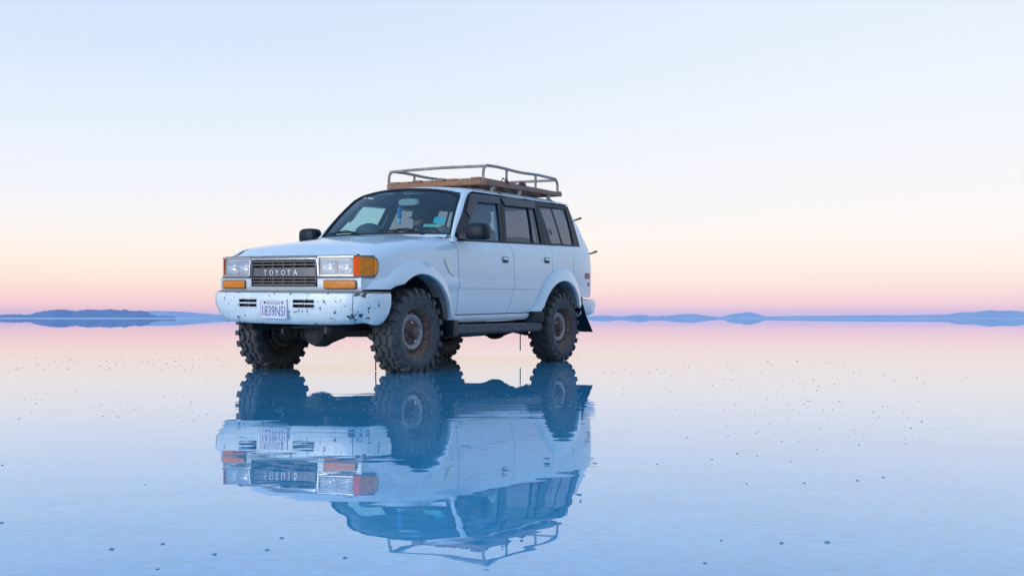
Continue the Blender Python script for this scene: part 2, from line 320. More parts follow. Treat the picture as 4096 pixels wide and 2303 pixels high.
SHORE = mat('pale_salt_shore', (.62, .70, .78), .9, var=.1, vscale=.01)
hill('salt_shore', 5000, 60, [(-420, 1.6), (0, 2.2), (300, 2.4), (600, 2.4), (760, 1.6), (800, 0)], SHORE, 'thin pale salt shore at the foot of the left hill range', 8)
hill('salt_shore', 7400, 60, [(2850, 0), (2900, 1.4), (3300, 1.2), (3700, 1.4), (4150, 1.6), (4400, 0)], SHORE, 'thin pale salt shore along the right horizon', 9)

# ------------------------------------------------------------------ the vehicle
CAR = empty('off_road_car')
tag(CAR, 'white boxy off-road car with roof rack parked on the mirror-like flooded salt flat', 'car')
def belt(x): return 1.241+.0185*(.78-x)
def ztop(x): return 1.768+.011*(.18-x)
PROF = pch([.42, .50, .56, .66, .80, .95, 1.08, 1.155, 1.20, 1.245, 1.50, 1.76, 1.81], [.842, .868, .886, .900, .910, .914, .910, .903, .889, .868, .786, .686, .655])
ZC = pch([.5, .75, 1.2, 1.5, 1.85, 2.0, 2.2], [1.168, 1.163, 1.148, 1.128, 1.065, 1.03, .97])
ZE = pch([.5, .65, 1.12, 1.62, 1.91, 2.02, 2.10, 2.2], [1.312, 1.300, 1.258, 1.195, 1.142, 1.098, 1.066, 1.02])
SH = pch([0, .2, .4, .6, .8, 1.0], [0, .010, .026, .052, .098, .165])
def yside(x, z):
    t = 0
    if x > 1.6: t += .105*((x-1.6)/.5)**2.2
    if x < -1.75: t += .055*((-1.75-x)/.6)**2
    zz = z-.0185*(.78-x)*clamp((z-.55)/.69)
    if x > .74:
        zc = ZC(x)
        if z > zc:
            y = PROF(1.155)-SH(clamp((z-zc)/(ZE(x)-zc)))*1.0
        else: y = PROF(min(zz, 1.155-(1.155-zz)*.9))
    else: y = PROF(zz)
    # moulding band pressed into the doors
    if -.9 < x < 1.0 and .787 < z < .862: y += .010
    return y-t
def panel(poly, xs=(), zs=(), dx=.09, dz=.055, off=0., flange=.022, fn=None, side=1):
    fn = fn or yside
    bm = bmesh.new(); bm.faces.new([bm.verts.new((x, 0, z)) for x, z in poly])
    x0, x1 = min(p[0] for p in poly), max(p[0] for p in poly); z0, z1 = min(p[1] for p in poly), max(p[1] for p in poly)
    cx = [x0+dx*i for i in range(1, int((x1-x0)/dx)+1)]+[x for x in xs if x0 < x < x1]
    cz = [z0+dz*i for i in range(1, int((z1-z0)/dz)+1)]+[z for z in zs if z0 < z < z1]
    for x in cx: bmesh.ops.bisect_plane(bm, geom=bm.verts[:]+bm.edges[:]+bm.faces[:], plane_co=(x, 0, 0), plane_no=(1, 0, 0), dist=1e-5)
    for z in cz: bmesh.ops.bisect_plane(bm, geom=bm.verts[:]+bm.edges[:]+bm.faces[:], plane_co=(0, 0, z), plane_no=(0, 0, 1), dist=1e-5)
    for v in bm.verts: v.co.y = fn(v.co.x, v.co.z)+off
    bmesh.ops.recalc_face_normals(bm, faces=bm.faces)
    if bm.faces and sum(f.normal.y*f.calc_area() for f in bm.faces) < 0: bmesh.ops.reverse_faces(bm, faces=bm.faces)
    if flange:
        be = [e for e in bm.edges if e.is_boundary]
        r = bmesh.ops.extrude_edge_only(bm, edges=be)
        for v in [q for q in r['geom'] if isinstance(q, bmesh.types.BMVert)]: v.co.y -= flange
    bm.verts.index_update(); mb = MB()
    mb.add([v.co.copy() for v in bm.verts], [tuple(v.index for v in f.verts) for f in bm.faces]); bm.free()
    return mb if side > 0 else mb.mirror()
def arc(cx, cz, rx, rz, a0, a1, n): return [(cx+rx*cos(lerp(a0, a1, i/n)), cz+rz*sin(lerp(a0, a1, i/n))) for i in range(n+1)]
MZ = (.785, .789, .860, .864)
def xf(y): return 2.175-.055*(y/.77)**2
def ell(cx, cz, rf, rr2, rz2, angs): return [(cx+(rf if cos(radians(d)) > 0 else rr2)*cos(radians(d)), cz+rz2*sin(radians(d))) for d in angs]
FARCH_IN = [(1.822, .772), (1.77, .80)]+ell(1.425, .44, .43, .50, .47, (54, 61, 68, 75, 82, 90, 98, 106, 114, 122, 130, 138, 147, 156, 165))+[(.925, .53), (.912, .488)]
FARCH_OUT = [(2.072, .772), (1.99, .84)]+ell(1.45, .46, .57, .62, .585, (46, 55, 64, 73, 82, 90, 98, 106, 114, 122, 131, 140, 149, 157, 166))+[(.825, .55), (.808, .488)]
RARCH_IN = [(-.862, .544), (-.875, .575)]+ell(-1.36, .46, .49, .43, .42, (18, 26, 34, 42, 50, 58, 66, 74, 82, 90, 98, 107, 116, 125, 134, 143, 152, 162))+[(-1.795, .60), (-1.80, .57)]
RARCH_OUT = [(-.70, .546), (-.775, .61)]+ell(-1.40, .47, .59, .53, .56, (20, 28, 36, 43, 51, 59, 67, 75, 82, 90, 98, 107, 116, 125, 134, 143, 151, 160))+[(-1.918, .64), (-1.905, .60)]
RMID = [((a[0]+b[0])/2, (a[1]+b[1])/2) for a, b in zip(RARCH_IN, RARCH_OUT)]
for side in (1, -1):
    # front wing
    mid = [((a[0]+b[0])/2, (a[1]+b[1])/2) for a, b in zip(FARCH_IN, FARCH_OUT)]
    top = [(x, ZE(x)-(.003 if side > 0 else .014)) for x in (.66, .9, 1.15, 1.4, 1.65, 1.85, 1.95, 2.01)]
    poly = [(.752, .47), (.752, 1.235), (.66, 1.262)]+top+[(2.03, 1.062), (1.96, 1.056), (1.938, 1.03), (1.93, .96), (1.938, .905), (1.965, .872), (2.108, .866), (2.10, .762)]+mid[0:]+[(.80, .47)]
    fender = build('front_fender', panel(poly, dx=.06, dz=.03, flange=.03, side=side), WHITE, CAR)
    # side marker pod on the wing
    mk = [(.975, 1.075), (.99, 1.05), (.955, .99), (.90, .925), (.828, .905), (.835, .925), (.885, .985), (.93, 1.075)]
    build('side_marker', panel(mk, dx=.05, dz=.04, off=.012, flange=.014, side=side), mat('clear_marker_lens', (.80, .80, .66), .3, var=.15, coat=.5), fender)
    # flares
    def flare(i_, o_, name, nin=.10):
        rows = []
        for (xi, zi), (xo, zo) in zip(i_, o_):
            yo, yi = yside(xo, zo), yside(lerp(xi, xo, .5), lerp(zi, zo, .5))
            pt = lambda t, y: (lerp(xo, xi, t), y*side, lerp(zo, zi, t))
            rows.append([pt(0, yo-.004), pt(.0, yo+.008), pt(.12, lerp(yo, yi, .2)+.024), pt(.4, lerp(yo, yi, .6)+.044), pt(.8, yi+.060), pt(.96, yi+.064), pt(1.0, yi+.058), pt(1.0, yi+.03)])
        mb = MB().loft(rows, flip=(side > 0))
        fl = build(name, mb, WHITE, CAR, angle=50, fixn=False)
        lip = [[(xi, (yside(lerp(xi, xo, .5), lerp(zi, zo, .5))+.031)*side, zi), (xi, .80*side, zi+.004)] for (xi, zi), (xo, zo) in zip(i_, o_)]
        build('inner_lip', MB().loft(lip, flip=(side > 0)), DUSTY, fl, angle=60)
        return fl
    fl = flare(FARCH_IN, FARCH_OUT, 'wheel_arch_flare')
    # end cap under the wing tip of the flare
    build('flare_foot', MB().hexa([(.80, .86*side, .335), (.80, .945*side, .335), (.915, .965*side, .335), (.93, .86*side, .335), (.80, .86*side, .486), (.80, .952*side, .486), (.915, .972*side, .486), (.93, .86*side, .486)]), BLACKT, fl, bevel=.008, fixn=True)
    fr = flare(RARCH_IN, RARCH_OUT, 'wheel_arch_flare')
    build('flare_foot', MB().hexa([(-.85, .86*side, .43), (-.85, .975*side, .43), (-.66, .93*side, .43), (-.62, .86*side, .43), (-.866, .86*side, .541), (-.866, .978*side, .541), (-.705, .935*side, .541), (-.70, .86*side, .541)]), BLACKT, fr, bevel=.006, fixn=True)
    # doors
    seamB = [(-.262, 1.26), (-.30, 1.16), (-.312, 1.0), (-.312, .82), (-.29, .70), (-.245, .60), (-.205, .537)]
    fd = build('front_door', panel([(.742, .536), (.742, 1.240)]+[(x, belt(x)) for x in (.5, .25, 0)]+[(x+.004, z-(0 if i else .001)) for i, (x, z) in enumerate(seamB)], zs=MZ, side=side, dx=.08), WHITE, CAR)
    rd = build('rear_door', panel([(x-.004, z) for x, z in seamB[::-1]]+[(x, belt(x)) for x in (-.5, -.8, -1.0, -1.165)]+[(-1.168, 1.05), (-1.16, .93)]+RMID[9:0:-1]+[(-.79, .57), (-.70, .537)], zs=MZ, side=side, dx=.08), WHITE, CAR)
    def handle(x, z, par):
        y = yside(x, z)
        q = lambda dx, dy, dz: (x+dx, (y+dy)*side, z+dz)
        build('handle_recess', MB().add([q(.062, .003, -.032), q(-.062, .003, -.032), q(-.062, .003, .032), q(.062, .003, .032)], [(0, 1, 2, 3)]), mat('handle_recess_shade', (.25, .27, .29), .6), par)  # flat grey patch, the recess's shade painted as its colour
        build('door_handle', MB().hexa([q(.055, .004, -.004), q(.055, .024, -.002), q(-.03, .026, -.002), q(-.03, .004, -.004), q(.055, .004, .024), q(.055, .02, .022), q(-.03, .022, .022), q(-.03, .004, .024)]), WHITE, par, bevel=.004, fixn=True)
        build('handle_grip', MB().hexa([q(.05, .004, -.024), q(.05, .012, -.024), q(-.015, .012, -.024), q(-.015, .004, -.024), q(.05, .004, -.006), q(.05, .012, -.006), q(-.015, .012, -.006), q(-.015, .004, -.006)]), BLACKT, par, fixn=True)
        build('key_lock', MB().lathe([(.0, .010), (.008, .010), (.010, .003)], q(-.05, 0, .0), (0, side, 0), 10), BLACKT, par)
    handle(-.134, 1.085, fd); handle(-1.04, 1.105, rd)
    # quarter panel
    qp = build('quarter_panel', panel([(-1.174, 1.00), (-1.174, belt(-1.17))]+[(x, belt(x)) for x in (-1.4, -1.7, -1.96)]+[(-2.10, belt(-2.1)+.005), (-2.17, 1.20), (-2.2, 1.0), (-2.2, .69), (-1.86, .69), (-1.88, .76)]+[(-1.40+.49*cos(a), .47+.50*sin(a)) for a in [radians(d) for d in (150, 132, 112, 90, 70)]], dx=.07, side=side), WHITE, CAR)
    fl_ = [(-1.69, 1.137), (-1.86, 1.142), (-1.86, .985), (-1.69, .98)]
    build('fuel_flap', panel(fl_, off=.004, flange=.006, side=side), WHITE, qp)
    for k, (a, b, c, d) in enumerate([(-2.01, -2.17, .914, .984), (-2.115, -2.175, .826, .872)]):
        build('red_sticker', panel([(a, c), (b, c), (b, d), (a, d)], off=.003, flange=0, side=side), mat('red_print', (.45, .06, .04), .5, vscale=28, col2=(.30, .22, .22)), qp)
    # sill
    rows = []
    for x in (.80, .5, .2, -.1, -.4, -.66, -.72): rows.append([(x, yy*side, zz) for yy, zz in [(.80, .532), (.868, .528), (.884, .512), (.880, .485), (.862, .462), (.82, .452)]])
    build('sill', MB().loft(rows, flip=(side < 0)), WHITE, CAR)
    # running board
    rows = []
    for x, a in ((.86, 0), (.84, 1), (.3, 1), (-.3, 1), (-.84, 1), (-.86, 0)):
        k = .035 if not a else 0; dzz = .02-.018*(.84-x)/1.68
        rows.append([(x, yy*side, zz+dzz) for yy, zz in [(.80+k, .418-k), (.935-k, .424-k), (.958-k, .41-k*.5), (.955-k, .345+k*.5), (.93-k, .325+k), (.80+k, .33+k), (.80+k, .418-k)]])
    sb = build('running_board', MB().loft(rows, flip=(side < 0)), STEP, CAR, angle=30)
    build('board_bracket', MB().box((.55, min(.55*side, .86*side), .40), (.60, max(.55*side, .86*side), .45)), MUD, sb)
    # greenhouse: black window frames, panes, visors
    F1 = [(.775, belt(.775)), (.61, belt(.6)), (.16, 1.672), (.13, 1.682), (.192, ztop(.19)-.012), (.255, 1.742), (.31, 1.70), (.52, 1.50), (.63, 1.40)]
    T1 = [(.192, ztop(.19)-.012), (.13, 1.682), (-.262, 1.689), (-.352, ztop(-.35)-.012)]
    B1 = [(-.352, ztop(-.35)-.012), (-.262, 1.689), (-.108, belt(-.1)+.002), (-.172, belt(-.17)+.002)]
    S1 = [(.60, belt(.6)), (.585, belt(.58)+.02), (-.115, belt(-.1)+.02), (-.108, belt(-.1)+.002)]
    wf = MB()
    for P in (F1, T1, B1, S1):
        q = panel(P, off=.002, flange=.03, side=side); wf.add(q.v, q.f)
    w1 = build('window_frame', wf, BLACKT, fd)
    build('window_glass', panel([(.65, belt(.6)), (.18, 1.69), (-.275, 1.70), (-.10, belt(-.1))], off=-.014, flange=0, side=side), GLASSF, fd)
    build('rain_visor', panel([(.42, 1.55), (.285, 1.69), (.235, 1.73), (.18, 1.748), (-.335, 1.758), (-.30, 1.678), (.14, 1.668), (.37, 1.50)], off=.014, flange=.003, side=side), VISOR, fd)
    wf = MB()
    for P in ([(-.178, belt(-.17)+.002), (-.235, belt(-.23)+.002), (-.408, 1.70), (-.362, ztop(-.36)-.012)], [(-.362, ztop(-.36)-.012), (-.408, 1.70), (-1.07, 1.714), (-1.118, ztop(-1.1)-.012)],
              [(-1.118, ztop(-1.1)-.012), (-1.07, 1.714), (-1.0, belt(-1)+.002), (-1.062, belt(-1.06)+.002)], [(-.235, belt(-.23)+.002), (-.243, belt(-.23)+.02), (-1.002, belt(-1)+.02), (-1.0, belt(-1)+.002)],
              [(-.796, belt(-.8)+.02), (-.92, 1.708), (-.945, 1.709), (-.825, belt(-.8)+.02)]):
        q = panel(P, off=.002, flange=.03, side=side); wf.add(q.v, q.f)
    build('window_frame', wf, BLACKT, rd)
    build('window_glass', panel([(-.23, belt(-.2)), (-.40, 1.71), (-.935, 1.715), (-.81, belt(-.8))], off=-.014, flange=0, side=side), GLASST, rd)
    build('quarter_light', panel([(-.812, belt(-.8)), (-.937, 1.715), (-1.08, 1.72), (-1.01, belt(-1))], off=-.014, flange=0, side=side), GLASST, rd)
    build('rain_visor', panel([(-.365, 1.752), (-1.105, 1.765), (-1.07, 1.69), (-.405, 1.676)], off=.014, flange=.003, side=side), VISOR, rd)
    wf = MB()
    for P in ([(-1.068, belt(-1.06)+.002), (-1.175, belt(-1.17)+.002), (-1.235, belt(-1.2)+.03), (-1.19, 1.724), (-1.124, ztop(-1.1)-.012)], [(-1.124, ztop(-1.1)-.012), (-1.19, 1.724), (-1.85, 1.738), (-1.955, ztop(-1.95)-.012)],
              [(-1.955, ztop(-1.95)-.012), (-1.85, 1.738), (-1.80, belt(-1.8)+.04), (-1.90, belt(-1.9)+.003), (-1.96, belt(-1.95)+.03)], [(-1.175, belt(-1.17)+.002), (-1.235, belt(-1.2)+.03), (-1.28, belt(-1.28)+.022), (-1.76, belt(-1.76)+.022), (-1.80, belt(-1.8)+.04), (-1.90, belt(-1.9)+.003)]):
        q = panel(P, off=.002, flange=.03, side=side); wf.add(q.v, q.f)
    build('window_frame', wf, BLACKT, qp)
    build('window_glass', panel([(-1.20, belt(-1.2)), (-1.17, 1.735), (-1.87, 1.75), (-1.83, belt(-1.83))], off=-.012, flange=0, side=side), GLASST, qp)
    build('glass_divider', panel([(-1.505, belt(-1.5)+.02), (-1.535, belt(-1.5)+.02), (-1.515, 1.735), (-1.485, 1.735)], off=-.008, flange=.01, side=side), BLACKT, qp)
    build('latch', panel([(-1.275, 1.40), (-1.292, 1.40), (-1.285, 1.47), (-1.268, 1.47)], off=.012, flange=.01, side=side), BLACKT, qp)
    # drip rail
    rows = []
    for x in (.20, 0, -.4, -.8, -1.2, -1.6, -1.93): rows.append((x, (yside(x, ztop(x))+.008)*side, ztop(x)+.002))
    build('drip_rail', MB().tube([(x, y, z+.004) for x, y, z in rows], .006, 6), WHITE, CAR)
    # door mirror
    y0 = .93
    R = []
    for (x, sc) in ((.70, .72), (.685, .92), (.655, 1.0), (.60, 1.0), (.575, .97)):
        ring_ = []
        for k in range(20):
            a = 2*pi*k/20; ca, sa = cos(a), sin(a); ex = .55
            yy = .115*abs(ca)**ex*(1 if ca > 0 else -1)*sc; zz = .078*abs(sa)**ex*(1 if sa > 0 else -1)*sc
            if zz > 0: zz *= 1.15
            ring_.append((x, (y0+.125+yy)*side, 1.325+zz))
        R.append(ring_+[ring_[0]])
    mb = MB().loft(R, flip=(side < 0)); mb.add(R[0][:-1], [tuple(range(20))])
    mi = build('door_mirror', mb, BLACKT, fd, angle=50, weld=True, fixn=True)
    g_ = R[-1][:-1]; build('mirror_glass', MB().add([(x+.004, y, z) for x, y, z in g_], [tuple(range(20))]), CHROME, mi)
    build('mirror_arm', MB().hexa([(.70, .86*side, 1.255), (.60, .86*side, 1.255), (.60, .98*side, 1.27), (.68, .98*side, 1.27), (.68, .845*side, 1.33), (.60, .845*side, 1.33), (.60, .98*side, 1.32), (.67, .98*side, 1.32)]), BLACKT, mi, bevel=.006, fixn=True)
    # wheel housing
    for cxw, nm in ((1.425, 0), (-1.40, 1)):
        rows = []
        for a in (range(36, 190, 11) if nm == 0 else range(8, 172, 12)):
            ca, sa = cos(radians(a)), sin(radians(a)); rx, rz = .50, (.53 if nm == 0 else .50)
            rows.append([(cxw+rx*ca, .865*side, .43+rz*sa*.93), (cxw+rx*ca, .52*side, .43+rz*sa)])
        hb = MB().loft(rows, flip=(side < 0))
        hb.add([(p[1][0], p[1][1], p[1][2]) for p in rows], [tuple(range(len(rows)))])
        build('wheel_housing', hb, LINER, CAR)
    # mud flap behind the rear wheel: hangs back and down
    build('mud_flap', MB().hexa([(-1.80, .60*side, .195), (-2.30, .60*side, .275), (-2.30, .90*side, .28), (-1.80, .90*side, .195), (-1.80, .60*side, .70), (-1.90, .60*side, .70), (-1.93, .905*side, .70), (-1.80, .905*side, .70)]) if False else
          MB().loft([[(-1.835, yy*side, .71), (-1.90, yy*side, .60), (-1.985, yy*side, .47), (-2.10, yy*side, .35), (-2.17, yy*side, .275)] for yy in (.56, .75, .935)]+[[(-1.85, .935*side, .71), (-1.915, .935*side, .60), (-2.0, .935*side, .47), (-2.115, .935*side, .35), (-2.185, .935*side, .275)]]+[[(-1.85, yy*side, .71), (-1.915, yy*side, .60), (-2.0, yy*side, .47), (-2.115, yy*side, .35), (-2.185, yy*side, .275)] for yy in (.75, .56)]), BLACKT, CAR)
    # front lamps ------------------------------------------------------------
    ys = [.405, .44, .50, .57, .64, .70, .752]
    zb, zt_ = .892, 1.045
    hsg = MB(); hsg.loft([[(xf(y)-.07, y*side, z) for y in ys] for z in (zb, zt_)])
    hl = build('headlamp', hsg, mat('lamp_backing', (.55, .58, .61), .3, metal=.6, var=.1), CAR)
    for yc in (.493, .66):
        pr_ = [(.0, -.062), (.03, -.056), (.055, -.036), (.068, -.008)]
        b_ = MB()
        nseg = 24
        rows = []
        for (r_, h_) in pr_:
            rows.append([(xf(yc)-.008+h_, (yc+max(-.076, min(.076, r_*1.12*cos(2*pi*k/nseg)*1.15)))*side, .968+max(-.068, min(.068, r_*sin(2*pi*k/nseg)*1.15))) for k in range(nseg+1)])
        build('reflector_bowl', b_.loft(rows, flip=(side > 0)), REFL, hl)
        build('bulb', MB().lathe([(.0, .0), (.010, -.004), (.013, -.03), (.013, -.05)], (xf(yc)-.012, yc*side, .965), (1, 0, 0), 12), CHROME, hl)
    build('lamp_lens', MB().loft([[(xf(y)-(.004 if z > zb else .0), y*side, z) for y in ys] for z in (zb, .97, zt_)], flip=(side < 0)), LENS, hl)
    fr_ = MB()
    q = lambda y, z, d=0: (xf(y)+d, y*side, z)
    for (ya, yb, za, zb_) in ((.397, .409, .884, 1.05), (.40, .757, .884, .893), (.40, .757, 1.043, 1.053)):
        fr_.hexa([q(ya, za, -.03), q(ya, za, .006), q(yb, za, .006), q(yb, za, -.03), q(ya, zb_, -.03), q(ya, zb_, .006), q(yb, zb_, .006), q(yb, zb_, -.03)])
    build('lamp_rim', fr_, CHROME, hl, fixn=True)
    # corner turn signal
    path = [(xf(.757)+.001, .757), (2.112, .78), (2.095, .803), (2.068, .822), (2.035, .838), (2.0, .850), (1.97, .859), (1.945, .866), (1.932, .869)]
    def zlim(i): return [(.889, 1.047)]*5+[(.890, 1.046), (.896, 1.04), (.912, 1.022), (.94, .99)]
    zl = zlim(0)
    rows = [[(x+.004, y*side, lerp(zl[i][0], zl[i][1], t)) for t in (0, .08, .5, .92, 1)] for i, (x, y) in enumerate(path)]
    ts = build('turn_signal', MB().loft(rows[2:], flip=(side < 0)), ORANGE2, CAR)
    build('front_lens_strip', MB().loft(rows[:3], flip=(side < 0)), ORBR, ts)
    build('bright_tip', MB().loft([[(p[0]+.002, p[1]+.003*side, p[2]) for p in r] for r in rows[6:]], flip=(side < 0)), ORANGE, ts)
    ed = []
    for i, (x, y) in enumerate(path): ed.append((x, y*side, zl[i][0]-.004))
    for i in range(len(path)-1, -1, -1): ed.append((path[i][0], path[i][1]*side, zl[i][1]+.004))
    build('signal_surround', MB().tube(ed, .006, 6, closed=False), GREYT, ts)
    build('signal_backing', MB().loft([[(x-.02, (y-.012)*side, z) for z in (.87, 1.06)] for x, y in path], flip=(side < 0)), BLACKT, ts)
    # dark strip below the lamps
    rows = []
    for i, (x, y) in enumerate([(xf(.40), .40), (xf(.55), .55), (xf(.68), .68)]+path[:7]):
        rows.append([(x+.002, y*side, .884), (x+.010, (y+.002)*side, .880), (x+.010, (y+.002)*side, .868), (x-.01, y*side, .864)])
    build('lamp_sill_strip', MB().loft(rows, flip=(side < 0)), GREYT, CAR)
    # bumper-top indicator in the valance
    v0 = (.462, .782)
    P_ = [(v0[0], .784), (v0[0]+.01, .777), (v0[1]-.012, .777), (v0[1], .787), (v0[1], .835), (v0[1]-.01, .845), (v0[0]+.01, .845), (v0[0], .838)]
    base = MB(); base.add([(xf(y)-.004, y*side, z) for y, z in P_], [tuple(range(8))]); base.add([(xf(y)+.010, (lerp(.62, y, .97))*side, lerp(.81, z, .93)) for y, z in P_], [tuple(range(8))])
    for k in range(8): base.f.append((k, (k+1) % 8, 8+(k+1) % 8, 8+k))
    ind = build('front_indicator', base, ORANGE2, CAR, fixn=True, bevel=.003)
    build('indicator_gasket', MB().tube([(xf(y)+.001, y*side, z) for y, z in P_], .006, 6, closed=True), PLAST, ind)
    # tail lamp
    tl = MB().loft([[(-2.235, .862*side, z), (-2.285, .845*side, z), (-2.325, .805*side, z), (-2.345, .74*side, z), (-2.345, .64*side, z)] for z in (.82, .96, 1.10)], flip=(side > 0))
    build('tail_lamp', tl, RED, CAR)

# hood
rows = []
NYH = 28
for j in range(25):
    s_ = j/24; row = []
    for i in range(NYH+1):
        k = -1+2*i/NYH; 
        xr = .862-.10*k*k
        xfr = xf(k*.74)-.012
        yy_max = .741; y = k*yy_max
        x = lerp(xr, xfr, s_)
        ze = ZE(x+.055*k*k*s_)
        nar = .105*max(0, (x-1.6)/.5)**2.2 if x > 1.6 else 0
        z = ze+.034*(1-abs(k)**2.4)*(1-.35*s_)-.004
        z += .008*(clamp((.52-abs(k))/.05)-1)*(1-s_)
        row.append((x, y*(1-nar*.35), z))
    rows.append(row)
last = [(p[0]+.006, p[1], p[2]-.018) for p in rows[-1]]; rows.append(last); rows.append([(p[0]-.02, p[1], p[2]-.012) for p in last])
hood = build('hood', MB().loft(rows), WHITE, CAR, angle=60)
# black tube painting the seam shadow between hood and wings, and cowl
for side in (1,):
    build('hood_gap_shade', MB().tube([(x, (yside(x, ZE(x))-.0+.0)*side, ZE(x)-.014) for x in (.7, 1.0, 1.3, 1.6, 1.8, 1.93, 1.98)], .004, 5), BLACKT, hood)
rows = [[(.872-.10*k*k+d, k*.80, z-.012*k*k) for k in [i/10-1 for i in range(21)]] for d, z in ((-.045, 1.318), (.0, 1.312), (.03, 1.295), (.05, 1.26))]
build('cowl', MB().loft(rows, flip=True), WHITE, CAR)
# washer jets
for y in (-.25, .28): build('washer_jet', MB().box((.90, y-.012, 1.318), (.925, y+.012, 1.338)), BLACKT, hood, bevel=.003)

# windscreen
def wsp(u, v):      # u -1..1 across, v 0..1 up
    xb = .830-.108*u*u; zb_ = 1.320-.012*u*u; yb = .80*u
    xt = .405-.075*u*u; zt2 = 1.797-.058*u*u-.008*abs(u)**6; yt = .655*u
    bul = .018*sin(pi*v)
    return Vector((lerp(xb, xt, v)+bul, lerp(yb, yt, v), lerp(zb_, zt2, v)+bul*.6))
us = [-1+i/8 for i in range(17)]
wsg = build('windscreen', MB().loft([[wsp(u, v) for u in us] for v in (0, .15, .3, .5, .7, .85, 1)]), GLASSW, CAR)
ed = [wsp(u, 0) for u in us]+[wsp(1, v) for v in (.15, .3, .5, .7, .85, .93)]+[wsp(u, 1) for u in us[::-1]][1:-1]+[wsp(-1, v) for v in (.93, .85, .7, .5, .3, .15)]
build('windscreen_seal', MB().tube([p+Vector((.004, 0, .002)) for p in ed], .014, 6, closed=True), BLACKT, wsg)
# stickers behind the glass
def wspatch(u0, u1, v0_, v1_, d): return MB().loft([[wsp(lerp(u0, u1, i/2), v)+Vector((d, 0, d*.6)) for i in range(3)] for v in (v0_, lerp(v0_, v1_, .5), v1_)])
build('cyan_sticker', wspatch(.74, .89, .24, .37, -.006), mat('cyan_paper', (.05, .55, .62), .6, var=.2, vscale=40), wsg)
build('green_sticker', wspatch(.62, .86, .15, .21, -.006), mat('green_paper', (.05, .42, .26), .6, vscale=60, col2=(.3, .6, .55)), wsg)
# A pillars
PEx = pch([0, .3, .5, .85, .95, 1.0], [.782, .634, .524, .315, .245, .19]); PEz = pch([0, .3, .5, .85, .95, 1.0], [1.243, 1.402, 1.502, 1.704, 1.75, 1.768])
def PE(t): return PEx(t), PEz(t)
for side in (1, -1):
    rows = []
    for t in [i/14 for i in range(15)]:
        a = wsp(1, lerp(-.01, 1.03, t)); a = Vector((a.x, a.y*side, a.z))
        bx_, bz_ = PE(t); b = Vector((bx_, 0, bz_)); b.y = (yside(b.x if b.x < .74 else .739, b.z)+.004)*side
        m1 = a.lerp(b, .35)+Vector((.010, .006*side, .008)); m2 = a.lerp(b, .7)+Vector((.006, .008*side, .004))
        rows.append([a, m1, m2, b, b+Vector((-.02, -.02*side, 0))])
    ap = build('windscreen_pillar', MB().loft(rows, flip=(side < 0)), WHITE, CAR, angle=60)
    build('pillar_trim', MB().loft([[r[0]+Vector((-.02, -.004*side, -.012)), r[0].lerp(r[3], .5)+Vector((-.05, -.05*side, -.02)), r[3]+Vector((-.035, -.035*side, 0))] for r in rows], flip=(side > 0)), TEALTRIM, ap)
    if side < 0:
        hnd = [(.40, -.70, 1.50), (.385, -.655, 1.49), (.34, -.645, 1.53), (.28, -.635, 1.60), (.262, -.64, 1.625), (.255, -.67, 1.63)]
        build('grab_handle', MB().tube([(x+.07, y, z) for x, y, z in hnd], .012, 8), INTER, ap)
    # cowl corner between wing, pillar and hood
    build('cowl_corner', MB().add([(.74, .74*side, 1.292), (.81, .86*side, 1.232), (.77, .885*side, 1.230), (.73, .85*side, 1.30), (.70, .80*side, 1.325)], [(0, 1, 2, 3, 4)]), WHITE, ap)

# roof
ZCR = pch([-2.10, -1.95, -1.6, -1.0, -.4, .1, .30, .41], [1.805, 1.845, 1.868, 1.874, 1.868, 1.838, 1.815, 1.79])
rows = []; xst = [i/30 for i in range(31)]; NR = 36
for t in xst:
    row = []
    for i in range(NR+1):
        k = -1+2*i/NR; ysg = .672*(sin(k*pi/2)*.35+k*.65)
        xfront = .372-.19*abs(k)**2.6; x = lerp(xfront, -2.06+.02*k*k, t)
        zg = ztop(x)+.004
        sh = (1-abs(k)**3.2)**.75 if abs(k) < 1 else 0
        z = zg+(ZCR(x+.17*abs(k)**3*max(0, 1-3*t))-zg)*sh
        yw = (yside(x, ztop(x))+.004)/.672
        row.append((x, ysg*yw, z))
    rows.append(row)
rows[0] = [wsp(-1+2*i/NR, 1.0)+Vector((-.004, 0, .012)) for i in range(NR+1)]
rows.insert(1, [(p[0]*.45+q[0]*.55-.0, p[1]*.45+q[1]*.55, p[2]*.45+q[2]*.55+.010) for p, q in zip(rows[0], rows[2])])
roof = build('roof', MB().loft(rows, flip=False), WHITE, CAR, angle=70, fixn=False)
build('headliner', MB().loft([[(p[0]-.01, p[1]*.965, p[2]-.055) for p in r] for r in rows[2:]]), HEADL, roof)
# rear end: corners and tailgate
def xrear(z): return -2.345+.02*abs(z-.9) if z < 1.22 else lerp(-2.335, -2.055, ((z-1.22)/.60)**1.25)
corner = MB(); tail = MB(); rglass = MB()
zst = [.69, .80, .95, 1.10, 1.20, 1.27, 1.33, 1.42, 1.52, 1.62, 1.72, 1.785, 1.83]
R_ = []
for z in zst:
    xr = xrear(z); zq = min(z, 1.80)
    x0 = lerp(-2.10, -1.93, clamp((z-1.2)/.1)); w = yside(x0, zq) if z < 1.8 else .62
    row = [(x0, w, z)]
    for a in (0, 20, 40, 60, 80, 90):
        rc = .15 if z < 1.2 else .17
        row.append((xr+rc-rc*sin(radians(a)), w-.012-rc+rc*cos(radians(a)), z))
    row += [(xr-.006, .52, z), (xr-.012, .3, z), (xr-.015, 0, z)]
    R_.append(row)
for side in (1, -1):
    cm = MB().loft([[(p[0], p[1]*side, p[2]) for p in r[:7]] for r in R_], flip=(side > 0))
    build('rear_corner_panel', cm, WHITE, CAR, angle=60)
